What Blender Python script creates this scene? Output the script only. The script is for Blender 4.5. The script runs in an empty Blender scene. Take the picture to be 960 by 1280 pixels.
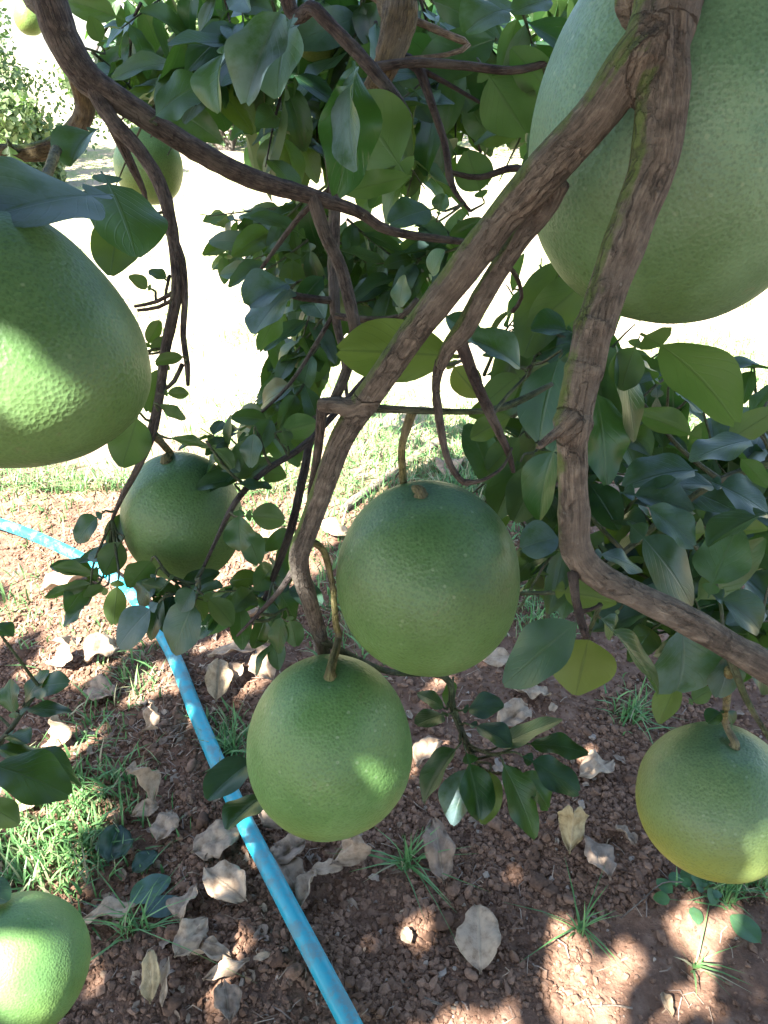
import bpy, math, random
import numpy as np
from mathutils import Vector as V, noise as mnoise, Quaternion
R = random.Random(7)
NR = np.random.default_rng(11)
rad = math.radians
sc = bpy.context.scene
COL = sc.collection

# ------------------------------------------------------------------ camera
F = 967.0
PITCH = rad(31)
CAM = V((0, 0, 1.25))
FW = V((0, math.cos(PITCH), -math.sin(PITCH)))
UP = V((0, math.sin(PITCH), math.cos(PITCH)))
RT = V((1, 0, 0))
cd = bpy.data.cameras.new('camera')
cd.sensor_fit = 'VERTICAL'; cd.sensor_height = 36; cd.lens = F / 1280 * 36
cd.clip_start = 0.02; cd.clip_end = 2000
cam = bpy.data.objects.new('camera', cd); COL.objects.link(cam)
cam.location = CAM; cam.rotation_euler = (math.pi / 2 - PITCH, 0, 0)
sc.camera = cam

def W(x, y, d):
    return CAM + d * (FW + RT * ((x - 480) / F) + UP * ((640 - y) / F))
def G(x, y, z=0.0):
    r = FW + RT * ((x - 480) / F) + UP * ((640 - y) / F)
    t = (z - CAM.z) / r.z
    return CAM + r * t

# ------------------------------------------------------------------ light
SUN = V((-0.55, -0.60, 0.95)).normalized()
EL = math.asin(SUN.z); AZ = math.atan2(SUN.x, SUN.y)
w = bpy.data.worlds.new('World'); sc.world = w; w.use_nodes = True
nt = w.node_tree; bg = nt.nodes['Background']
sky = nt.nodes.new('ShaderNodeTexSky'); sky.sky_type = 'NISHITA'; sky.sun_disc = False
sky.sun_elevation = EL; sky.sun_rotation = AZ
sky.air_density = 1.0; sky.dust_density = 1.2; sky.altitude = 100
nt.links.new(sky.outputs[0], bg.inputs[0]); bg.inputs[1].default_value = 0.075
sd = bpy.data.lights.new('sun', 'SUN'); sd.energy = 5.0; sd.angle = rad(0.53); sd.color = (1, .965, .91)
so = bpy.data.objects.new('sun', sd); COL.objects.link(so)
so.rotation_euler = SUN.to_track_quat('Z', 'Y').to_euler(); so.location = (-4, -4, 8)
sc.view_settings.view_transform = 'Standard'; sc.view_settings.look = 'None'
sc.view_settings.gamma = 1; sc.view_settings.exposure = 3.1
sc.cycles.max_bounces = 8; sc.cycles.diffuse_bounces = 5; sc.cycles.glossy_bounces = 3
sc.cycles.transmission_bounces = 4; sc.cycles.transparent_max_bounces = 4
sc.cycles.use_denoising = True

# ------------------------------------------------------------------ object helpers
def tag(o, label=None, cat=None, group=None, kind=None):
    if label: o['label'] = label
    if cat: o['category'] = cat
    if group: o['group'] = group
    if kind: o['kind'] = kind
    return o
def empty(name, loc):
    o = bpy.data.objects.new(name, None); COL.objects.link(o); o.location = loc
    o.empty_display_size = .05
    return o
def wloc(o):
    p = V((0, 0, 0))
    while o is not None:
        p += o.location; o = o.parent
    return p
def mesh_obj(name, verts, faces, mat, parent=None, uv=None, attrs=None, smooth=True, loc=None, nrm=None):
    """verts: world coordinates (numpy n,3); stored relative to the parent's place."""
    verts = np.asarray(verts, dtype=np.float64).reshape(-1, 3)
    off = wloc(parent) if parent else V((0, 0, 0))
    if loc is not None and parent is None:
        off = V(loc)
    vv = verts - np.array(off)
    me = bpy.data.meshes.new(name)
    if isinstance(faces, np.ndarray):
        n, k = faces.shape
        me.vertices.add(len(vv)); me.vertices.foreach_set('co', vv.astype(np.float32).ravel())
        me.loops.add(n * k); me.loops.foreach_set('vertex_index', faces.astype(np.int32).ravel())
        me.polygons.add(n); me.polygons.foreach_set('loop_start', np.arange(0, n * k, k, dtype=np.int32))
        me.update(calc_edges=True); me.validate()
    else:
        me.from_pydata([tuple(p) for p in vv], [], faces)
    if uv is not None:
        ul = me.uv_layers.new(name='UVMap')
        li = np.empty(len(me.loops), dtype=np.int32); me.loops.foreach_get('vertex_index', li)
        ul.data.foreach_set('uv', np.asarray(uv, dtype=np.float32)[li].ravel())
    for an, (typ, data) in (attrs or {}).items():
        a = me.attributes.new(an, typ, 'POINT')
        d = np.asarray(data, dtype=np.float32)
        a.data.foreach_set('vector' if typ == 'FLOAT_VECTOR' else ('color' if 'COLOR' in typ else 'value'), d.ravel())
    me.polygons.foreach_set('use_smooth', np.full(len(me.polygons), smooth))
    me.materials.append(mat)
    o = bpy.data.objects.new(name, me); COL.objects.link(o)
    if parent: o.parent = parent
    elif loc is not None: o.location = loc
    return o

# ------------------------------------------------------------------ materials
class M:
    def __init__(s, name):
        s.m = bpy.data.materials.new(name); s.m.use_nodes = True
        s.t = s.m.node_tree; s.b = s.t.nodes['Principled BSDF']; s.out = s.t.nodes['Material Output']
    def n(s, typ, **kw):
        x = s.t.nodes.new('ShaderNode' + typ)
        for k, v in kw.items():
            if k.startswith('i_'):
                key = k[2:]
                x.inputs[int(key) if key.isdigit() else key].default_value = v
            else: setattr(x, k, v)
        return x
    def l(s, a, b): s.t.links.new(a, b)
    def math(s, op, a, b=None, c=None, clamp=False):
        x = s.n('Math', operation=op, use_clamp=clamp)
        for i, v in enumerate((a, b, c)):
            if v is None: continue
            if isinstance(v, (int, float)): x.inputs[i].default_value = v
            else: s.l(v, x.inputs[i])
        return x.outputs[0]
    def ramp(s, fac, stops):
        x = s.n('ValToRGB'); e = x.color_ramp.elements
        while len(e) < len(stops): e.new(.5)
        for q, (p, c) in zip(e, stops):
            q.position = p; q.color = (*c, 1) if len(c) == 3 else c
        s.l(fac, x.inputs[0]); return x.outputs[0]
    def mix(s, fac, a, b, blend='MIX'):
        x = s.n('MixRGB', blend_type=blend)
        for i, v in enumerate((fac, a, b)):
            if isinstance(v, (int, float)): x.inputs[i].default_value = v
            elif isinstance(v, tuple): x.inputs[i].default_value = (*v, 1)
            else: s.l(v, x.inputs[i])
        return x.outputs[0]
    def noise(s, vec, scale, detail=4, rough=.55, dist=0):
        x = s.n('TexNoise', i_Scale=scale, i_Detail=detail, i_Roughness=rough, i_Distortion=dist)
        if vec is not None: s.l(vec, x.inputs['Vector'])
        return x.outputs['Fac']
    def bump(s, h, strength, dist, prev=None):
        x = s.n('Bump', i_Strength=strength, i_Distance=dist); s.l(h, x.inputs['Height'])
        if prev is not None: s.l(prev, x.inputs['Normal'])
        return x.outputs[0]
    def obj(s): return s.n('TexCoord').outputs['Object']
    def geo(s): return s.n('NewGeometry')

def smooth01(m, v, a, b):
    x = m.n('MapRange', interpolation_type='SMOOTHSTEP'); m.l(v, x.inputs[0])
    x.inputs[1].default_value = a; x.inputs[2].default_value = b
    return x.outputs[0]

def leaf_material(name, top_a, top_b, under, yellow, rough=.36, trans=.30):
    m = M(name)
    at = m.n('Attribute', attribute_name='tint'); sep = m.n('SeparateColor'); m.l(at.outputs['Color'], sep.inputs[0])
    rnd, sheeny, yel = sep.outputs[0], sep.outputs[1], sep.outputs[2]
    uv = m.n('TexCoord').outputs['UV']; su = m.n('SeparateXYZ'); m.l(uv, su.inputs[0])
    u, v = su.outputs[0], su.outputs[1]
    au = m.math('ABSOLUTE', m.math('SUBTRACT', u, .5))
    g = m.geo(); pos = g.outputs['Position']; back = g.outputs['Backfacing']
    n1 = m.noise(pos, 38, 5); n2 = m.noise(pos, 260, 3)
    base = m.mix(rnd, top_a, top_b)
    base = m.mix(yel, base, yellow)
    base = m.mix(1.0, base, m.ramp(n1, [(.32, (.6, .62, .62)), (.68, (1.35, 1.3, 1.2))]), 'MULTIPLY')
    # veins
    wv = m.n('Math', operation='FRACT'); m.l(m.math('SUBTRACT', m.math('MULTIPLY', v, 9.0), m.math('MULTIPLY', au, 7.0)), wv.inputs[0])
    lat = m.math('SUBTRACT', 1.0, smooth01(m, m.math('ABSOLUTE', m.math('SUBTRACT', wv.outputs[0], .5)), 0.0, .13))
    mid = m.math('SUBTRACT', 1.0, smooth01(m, au, .010, .035))
    vein = m.math('MAXIMUM', mid, m.math('MULTIPLY', lat, m.math('MULTIPLY', smooth01(m, n1, .35, .65), .42)))
    base = m.mix(m.math('MULTIPLY', vein, .40), base, (.085, .14, .055))
    # dusty bloom with sky reflection painted pale blue, then brown flecks
    bloom_sheen = m.math('MULTIPLY', m.math('POWER', sheeny, 1.8), smooth01(m, m.noise(pos, 42, 6, .65), .28, .62))
    base = m.mix(m.math('MULTIPLY', bloom_sheen, .72), base, (.120, .180, .205))
    spot = smooth01(m, n2, .735, .78)
    base = m.mix(m.math('MULTIPLY', spot, .5), base, (.10, .085, .035))
    und = m.mix(yel, m.mix(rnd, under, tuple(c * .8 for c in under)), yellow)
    und = m.mix(1.0, und, m.ramp(n1, [(.25, (.75, .75, .75)), (.8, (1.2, 1.2, 1.15))]), 'MULTIPLY')
    und = m.mix(m.math('MULTIPLY', vein, .35), und, (.05, .085, .025))
    col = m.mix(back, base, und)
    m.l(col, m.b.inputs['Base Color'])
    r = m.math('ADD', m.math('MULTIPLY', n1, .22), rough - .1)
    r = m.math('ADD', r, m.math('MULTIPLY', back, .22)); r = m.math('ADD', r, m.math('MULTIPLY', bloom_sheen, .2))
    m.l(r, m.b.inputs['Roughness'])
    m.b.inputs['Specular IOR Level'].default_value = .42
    h = m.math('ADD', m.math('MULTIPLY', vein, -.8), m.math('MULTIPLY', n1, .5))
    bp = m.bump(h, .45, .0012); bp = m.bump(n2, .12, .0006, bp)
    m.l(bp, m.b.inputs['Normal'])
    tr = m.n('BsdfTranslucent')
    tc = m.mix(m.math('MULTIPLY', vein, .5), m.mix(yel, m.mix(rnd, (.07, .19, .025), (.11, .24, .03)), (.22, .32, .04)), (.04, .10, .015))
    m.l(tc, tr.inputs[0])
    ms = m.n('MixShader', i_0=trans); m.l(m.b.outputs[0], ms.inputs[1]); m.l(tr.outputs[0], ms.inputs[2])
    m.l(ms.outputs[0], m.out.inputs[0])
    return m.m
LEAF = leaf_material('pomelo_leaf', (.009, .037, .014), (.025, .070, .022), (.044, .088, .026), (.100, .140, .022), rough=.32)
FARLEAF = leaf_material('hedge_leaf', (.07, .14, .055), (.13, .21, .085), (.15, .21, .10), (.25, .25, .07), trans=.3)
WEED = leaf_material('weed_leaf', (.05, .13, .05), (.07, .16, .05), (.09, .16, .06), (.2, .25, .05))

def dry_leaf_material():
    m = M('dry_leaf')
    at = m.n('Attribute', attribute_name='tint'); sep = m.n('SeparateColor'); m.l(at.outputs['Color'], sep.inputs[0])
    uv = m.n('TexCoord').outputs['UV']; su = m.n('SeparateXYZ'); m.l(uv, su.inputs[0])
    au = m.math('ABSOLUTE', m.math('SUBTRACT', su.outputs[0], .5))
    pos = m.geo().outputs['Position']
    n1 = m.noise(pos, 60, 6, .65); n2 = m.noise(pos, 330, 4)
    wv = m.n('Math', operation='FRACT'); m.l(m.math('SUBTRACT', m.math('MULTIPLY', su.outputs[1], 9.0), m.math('MULTIPLY', au, 6.0)), wv.inputs[0])
    lat = m.math('SUBTRACT', 1.0, smooth01(m, m.math('ABSOLUTE', m.math('SUBTRACT', wv.outputs[0], .5)), 0.0, .1))
    mid = m.math('SUBTRACT', 1.0, smooth01(m, au, .012, .045))
    vein = m.math('MAXIMUM', mid, m.math('MULTIPLY', lat, .35))
    c = m.mix(sep.outputs[0], (.22, .145, .095), (.46, .345, .235))
    c = m.mix(sep.outputs[1], c, (.20, .165, .145))
    c = m.mix(sep.outputs[2], c, (.36, .29, .07))
    c = m.mix(1.0, c, m.ramp(n1, [(.3, (.55, .5, .46)), (.55, (1, 1, 1)), (.8, (1.2, 1.15, 1.1))]), 'MULTIPLY')
    c = m.mix(m.math('MULTIPLY', smooth01(m, n2, .66, .76), .6), c, (.11, .07, .045))
    c = m.mix(m.math('MULTIPLY', vein, .3), c, (.40, .33, .23))
    m.l(c, m.b.inputs['Base Color']); m.b.inputs['Roughness'].default_value = .72
    m.b.inputs['Specular IOR Level'].default_value = .25
    bp = m.bump(m.math('ADD', m.math('MULTIPLY', vein, .6), n1), .6, .002); bp = m.bump(n2, .25, .0008, bp)
    m.l(bp, m.b.inputs['Normal'])
    return m.m
DRY = dry_leaf_material()

def bark_material(name, dark, mid, light, moss=0.0, mossdir=(-.55, -.1, .8)):
    m = M(name)
    at = m.n('Attribute', attribute_name='bark'); v = at.outputs['Vector']
    pos = m.geo().outputs['Position']
    mp = m.n('Mapping'); m.l(v, mp.inputs[0]); mp.inputs['Scale'].default_value = (1, 1, .14)
    g1 = m.noise(mp.outputs[0], 560, 6, .66, .4)      # long fibres
    g2 = m.noise(v, 95, 5, .6)
    g3 = m.noise(pos, 22, 3)
    mp2 = m.n('Mapping'); m.l(v, mp2.inputs[0]); mp2.inputs['Scale'].default_value = (.25, .25, 1.5)
    ring = m.noise(mp2.outputs[0], 120, 3)
    c = m.ramp(g1, [(.33, dark), (.48, mid), (.70, light)])
    c = m.mix(1.0, c, m.ramp(g2, [(.36, (.6, .58, .57)), (.64, (1.25, 1.22, 1.18))]), 'MULTIPLY')
    c = m.mix(m.math('MULTIPLY', smooth01(m, g3, .45, .65), .45), c, (.135, .12, .10))
    lich = smooth01(m, m.noise(pos, 140, 3), .70, .75)
    c = m.mix(m.math('MULTIPLY', lich, .5), c, (.22, .22, .19))
    if moss > 0:
        nd = m.n('VectorMath', operation='DOT_PRODUCT'); m.l(m.geo().outputs['Normal'], nd.inputs[0])
        nd.inputs[1].default_value = V(mossdir).normalized()
        k = m.math('ADD', nd.outputs['Value'], m.math('MULTIPLY', m.math('SUBTRACT', m.noise(pos, 30, 5, .65), .5), 1.1))
        mk = m.math('MULTIPLY', smooth01(m, k, .76, .98), moss)
        c = m.mix(mk, c, m.mix(m.noise(pos, 300, 3), (.045, .085, .012), (.10, .15, .028)))
    mp3 = m.n('Mapping'); m.l(v, mp3.inputs[0]); mp3.inputs['Scale'].default_value = (1, 1, .085)
    wob = m.n('VectorMath', operation='ADD'); m.l(mp3.outputs[0], wob.inputs[0])
    wn = m.n('TexNoise', i_Scale=60.0, i_Detail=4.0); m.l(v, wn.inputs['Vector'])
    ws = m.n('VectorMath', operation='SCALE'); m.l(wn.outputs['Color'], ws.inputs[0]); ws.inputs['Scale'].default_value = .010
    m.l(ws.outputs[0], wob.inputs[1])
    vc = m.n('TexVoronoi', feature='DISTANCE_TO_EDGE', i_Scale=150.0); m.l(wob.outputs[0], vc.inputs['Vector'])
    crk = m.math('MULTIPLY', m.math('SUBTRACT', 1.0, smooth01(m, vc.outputs['Distance'], .0, .10)), smooth01(m, m.noise(v, 30, 4), .40, .60))
    c = m.mix(m.math('MULTIPLY', crk, .5), c, tuple(q * .4 for q in dark))
    m.l(c, m.b.inputs['Base Color']); m.b.inputs['Roughness'].default_value = .82
    m.b.inputs['Specular IOR Level'].default_value = .25
    bp = m.bump(m.math('MULTIPLY', crk, -1.0), .7, .002); bp = m.bump(g1, .9, .0026, bp); bp = m.bump(g2, .9, .003, bp); bp = m.bump(ring, .5, .002, bp)
    m.l(bp, m.b.inputs['Normal'])
    return m.m
BARK_MAIN = bark_material('mossy_bark', (.056, .050, .042), (.112, .097, .079), (.196, .173, .140), .8, (-.92, -.1, .38))
BARK = bark_material('brown_bark', (.028, .024, .022), (.068, .056, .048), (.130, .108, .090), .25)
BARK_OLD = bark_material('old_mossy_bark', (.04, .032, .02), (.10, .078, .04), (.17, .135, .07), .7, (-.2, -.3, .9))
TWIG_DK = bark_material('dark_twig', (.020, .018, .018), (.045, .036, .034), (.085, .066, .058), 0)
TWIG_GN = bark_material('green_twig', (.030, .045, .022), (.055, .078, .035), (.10, .12, .06), 0)
TWIG_PL = bark_material('pale_dead_twig', (.09, .07, .055), (.20, .16, .12), (.34, .28, .22), 0)
STALK = bark_material('fruit_stalk', (.075, .075, .028), (.16, .15, .06), (.27, .23, .12), 0)

def rind_material(name, deep, mid, pale, yellow=0.0, zy=(.0, .1), gloss=.42, ycol=(.36, .34, .03)):
    m = M(name)
    o = m.obj(); s = m.n('SeparateXYZ'); m.l(o, s.inputs[0])
    n1 = m.noise(o, 14, 5, .6); n2 = m.noise(o, 60, 4); n3 = m.noise(o, 420, 3, .6)
    vo = m.n('TexVoronoi', feature='F1', i_Scale=330.0); m.l(o, vo.inputs['Vector'])
    vs = m.n('TexVoronoi', feature='F1', i_Scale=120.0); m.l(o, vs.inputs['Vector'])
    c = m.ramp(n1, [(.34, deep), (.5, mid), (.66, pale)])
    c = m.mix(m.math('MULTIPLY', m.math('SUBTRACT', n2, .3), .6), c, pale)
    c = m.mix(m.math('MULTIPLY', smooth01(m, n3, .45, .68), .45), c, tuple(q * .62 for q in deep))
    if yellow > 0:
        yz = m.math('SUBTRACT', 1.0, smooth01(m, m.math('ADD', s.outputs[2], m.math('MULTIPLY', m.math('SUBTRACT', n1, .5), .05)), zy[0], zy[1]))
        c = m.mix(m.math('MULTIPLY', yz, yellow), c, ycol)
    # oil gland flecks: a pale dot in some of the cells
    sepc = m.n('SeparateColor'); m.l(vs.outputs['Color'], sepc.inputs[0])
    few = m.math('GREATER_THAN', sepc.outputs[0], .72)
    top = smooth01(m, s.outputs[2], .05, .15)
    fl = m.math('MULTIPLY', m.math('SUBTRACT', 1.0, smooth01(m, vs.outputs['Distance'], .12, .24)), few)
    fl = m.math('MULTIPLY', fl, m.math('ADD', .07, m.math('MULTIPLY', top, .30)))
    c = m.mix(fl, c, (.28, .36, .22))
    pit = m.math('SUBTRACT', 1.0, smooth01(m, vo.outputs['Distance'], .0, .5))
    c = m.mix(m.math('MULTIPLY', pit, .4), c, tuple(q * .5 for q in deep))
    big = m.noise(o, 6.5, 4, .6); c = m.mix(m.math('MULTIPLY', smooth01(m, big, .48, .66), .4), c, tuple(q * f for q, f in zip(pale, (1.12, 1.08, 1.05))))
    scf = m.noise(o, 90, 6, .75, 1.2); c = m.mix(m.math('MULTIPLY', m.math('MULTIPLY', smooth01(m, scf, .58, .66), smooth01(m, m.noise(o, 11, 3), .52, .62)), .45), c, (.16, .17, .085))
    scar = smooth01(m, m.noise(o, 34, 5, .7, .8), .64, .74)
    c = m.mix(m.math('MULTIPLY', scar, .35), c, (.17, .16, .085))
    m.l(c, m.b.inputs['Base Color'])
    m.l(m.math('ADD', gloss - .1, m.math('MULTIPLY', n2, .3)), m.b.inputs['Roughness'])
    m.b.inputs['Specular IOR Level'].default_value = .42
    m.b.inputs['Subsurface Weight'].default_value = .0
    bp = m.bump(n2, .2, .003)
    bp = m.bump(vo.outputs['Distance'], .4, .0010, bp); bp = m.bump(n3, .28, .0010, bp)
    m.l(bp, m.b.inputs['Normal'])
    return m.m
RIND = rind_material('green_rind', (.050, .116, .040), (.072, .152, .050), (.104, .192, .072), .5, (-.01, .16), ycol=(.13, .21, .040))
RIND_BIG = rind_material('dull_green_rind', (.074, .158, .085), (.098, .198, .108), (.140, .25, .140), .85, (.0, .15), ycol=(.075, .140, .036))
RIND_LIGHT = rind_material('light_green_rind', (.072, .160, .046), (.096, .196, .056), (.130, .235, .078), .3, (-.01, .1))
RIND_YEL = rind_material('ripening_rind', (.085, .155, .062), (.110, .185, .072), (.145, .225, .09), .9, (.0, .125), ycol=(.31, .30, .035))

def soil_material():
    m = M('soil')
    p = m.geo().outputs['Position']; s = m.n('SeparateXYZ'); m.l(p, s.inputs[0])
    n1 = m.noise(p, 3.2, 6, .62); n2 = m.noise(p, 28, 6, .66); n3 = m.noise(p, 170, 5, .65)
    vo = m.n('TexVoronoi', feature='F1', i_Scale=75.0); m.l(p, vo.inputs['Vector'])
    c = m.ramp(n2, [(.28, (.088, .050, .034)), (.5, (.170, .102, .069)), (.72, (.26, .172, .122))])
    c = m.mix(1.0, c, m.ramp(n1, [(.3, (.75, .72, .72)), (.7, (1.2, 1.15, 1.1))]), 'MULTIPLY')
    c = m.mix(m.math('MULTIPLY', smooth01(m, n3, .56, .74), .5), c, (.26, .18, .14))
    # paler, dry and grassy ground out in the open
    far = smooth01(m, m.math('ADD', s.outputs[1], m.math('MULTIPLY', m.math('SUBTRACT', n1, .5), 1.3)), 1.9, 3.1)
    gr = m.mix(smooth01(m, m.noise(p, 2.1, 5, .65), .42, .6), (.36, .28, .21), (.27, .30, .13))
    gr = m.mix(smooth01(m, m.noise(p, 24, 5, .7), .5, .68), gr, (.45, .38, .28))
    c = m.mix(far, c, gr)
    m.l(c, m.b.inputs['Base Color']); m.b.inputs['Roughness'].default_value = .93
    m.b.inputs['Specular IOR Level'].default_value = .15
    bp = m.bump(vo.outputs['Distance'], .35, .006); bp = m.bump(n2, .8, .010, bp); bp = m.bump(n3, .7, .003, bp)
    m.l(bp, m.b.inputs['Normal'])
    return m.m
SOIL = soil_material()
def clod_material():
    m = M('soil_clod')
    p = m.geo().outputs['Position']; at = m.n('Attribute', attribute_name='tint'); sep = m.n('SeparateColor'); m.l(at.outputs['Color'], sep.inputs[0])
    n2 = m.noise(p, 120, 5, .65)
    c = m.mix(sep.outputs[0], (.098, .057, .037), (.245, .152, .102))
    c = m.mix(m.math('GREATER_THAN', sep.outputs[1], .988), c, (.30, .25, .20))
    c = m.mix(1.0, c, m.ramp(n2, [(.3, (.7, .68, .68)), (.7, (1.25, 1.2, 1.18))]), 'MULTIPLY')
    m.l(c, m.b.inputs['Base Color']); m.b.inputs['Roughness'].default_value = .93; m.b.inputs['Specular IOR Level'].default_value = .15
    m.l(m.bump(n2, .8, .003), m.b.inputs['Normal'])
    return m.m
CLOD = clod_material()
def grass_material():
    m = M('grass_blade')
    at = m.n('Attribute', attribute_name='tint'); sep = m.n('SeparateColor'); m.l(at.outputs['Color'], sep.inputs[0])
    c = m.mix(sep.outputs[0], (.070, .185, .055), (.165, .31, .10))
    c = m.mix(sep.outputs[1], c, (.40, .33, .20))
    m.l(c, m.b.inputs['Base Color']); m.b.inputs['Roughness'].default_value = .45
    tr = m.n('BsdfTranslucent'); m.l(c, tr.inputs[0])
    ms = m.n('MixShader', i_0=.3); m.l(m.b.outputs[0], ms.inputs[1]); m.l(tr.outputs[0], ms.inputs[2]); m.l(ms.outputs[0], m.out.inputs[0])
    return m.m
GRASS = grass_material()
def pipe_material():
    m = M('blue_pipe')
    p = m.geo().outputs['Position']
    n1 = m.noise(p, 26, 6, .7); n2 = m.noise(p, 160, 4)
    c = m.mix(n2, (.014, .25, .32), (.020, .30, .37))
    dirt = smooth01(m, m.math('ADD', n1, m.math('MULTIPLY', n2, .25)), .57, .74)
    c = m.mix(m.math('MULTIPLY', dirt, .5), c, (.17, .14, .12))
    m.l(c, m.b.inputs['Base Color'])
    m.l(m.math('ADD', .36, m.math('MULTIPLY', dirt, .4)), m.b.inputs['Roughness'])
    m.l(m.bump(n2, .15, .0008), m.b.inputs['Normal'])
    return m.m
PIPE = pipe_material()

# ------------------------------------------------------------------ geometry: leaves
class Leaves:
    def __init__(s): s.v = []; s.f = []; s.uv = []; s.t = []; s.n = 0
    def add(s, base, d, nrm, L, wr=.52, curl=.5, fold=.25, wave=.05, nl=8, nw=4, wing=False, tint=None, notch=.0, twist=0.0, q=.62, p=.9, rng=R, crumple=0):
        d = d.normalized(); nn = nrm - d * nrm.dot(d)
        if nn.length < 1e-4: nn = d.orthogonal()
        nn.normalize(); sd = d.cross(nn)
        rows = []
        W2 = L * wr * .5
        if wing:
            rows += [(0, .012), (.05, .014), (.10, .11), (.15, .15), (.185, .10), (.20, .018)]
            t0 = .205
        else:
            rows += [(0, .016), (.05, .018)]; t0 = .06
        for i in range(1, nl + 1):
            u = i / nl
            uu = min(u, .985)
            rows.append((t0 + (1 - t0) * u, (math.sin(math.pi * uu ** p)) ** q * .5 * wr))
        ph = rng.uniform(0, 6.28); ph2 = rng.uniform(0, 6.28)
        pos = base.copy(); tp = 0; nb = s.n
        tint = tint or (rng.random(), rng.random() ** 2, 0)
        sx = rng.uniform(0, 100)
        for i, (t, hw) in enumerate(rows):
            dl = (t - tp) * L; tp = t
            a = curl * t; ca, sa = math.cos(a), math.sin(a)
            dd = d * ca - nn * sa; n2 = nn * ca + d * sa
            pos = pos + dd * dl
            tw = twist * t
            s2 = sd * math.cos(tw) + n2 * math.sin(tw); n3 = n2 * math.cos(tw) - sd * math.sin(tw)
            for j in range(nw + 1):
                k = j / nw * 2 - 1
                x = k * hw * L
                z = fold * abs(x) * (1.0 - .35 * abs(k)) + wave * L * (math.sin(t * 11 + ph + (1.3 if k > 0 else 0)) * k * k * (hw / (wr * .5 + 1e-6)))
                if crumple:
                    z += crumple * L * (mnoise.noise(V((t * 4 + sx, k * 1.6, ph))) + .5 * mnoise.noise(V((t * 9 + sx, k * 4, ph2))))
                    x *= 1 + .26 * mnoise.noise(V((t * 5 + sx, (1 if k > 0 else -1) * 3, ph2))) + .10 * mnoise.noise(V((t * 14 + sx, k * 2, ph)))
                P = pos + s2 * x + n3 * z
                if notch and i >= len(rows) - 1: P = P + dd * (-notch * L * (1 - abs(k)) + 0)
                s.v.append(P[:]); s.uv.append(((k + 1) / 2, t)); s.t.append((*tint, 1))
        for i in range(len(rows) - 1):
            for j in range(nw):
                a = nb + i * (nw + 1) + j
                s.f.append((a, a + 1, a + nw + 2, a + nw + 1))
        s.n += len(rows) * (nw + 1)
    def build(s, name, mat, parent=None, loc=None):
        return mesh_obj(name, np.array(s.v), np.array(s.f), mat, parent, uv=s.uv, attrs={'tint': ('FLOAT_COLOR', s.t)}, loc=loc)

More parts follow.
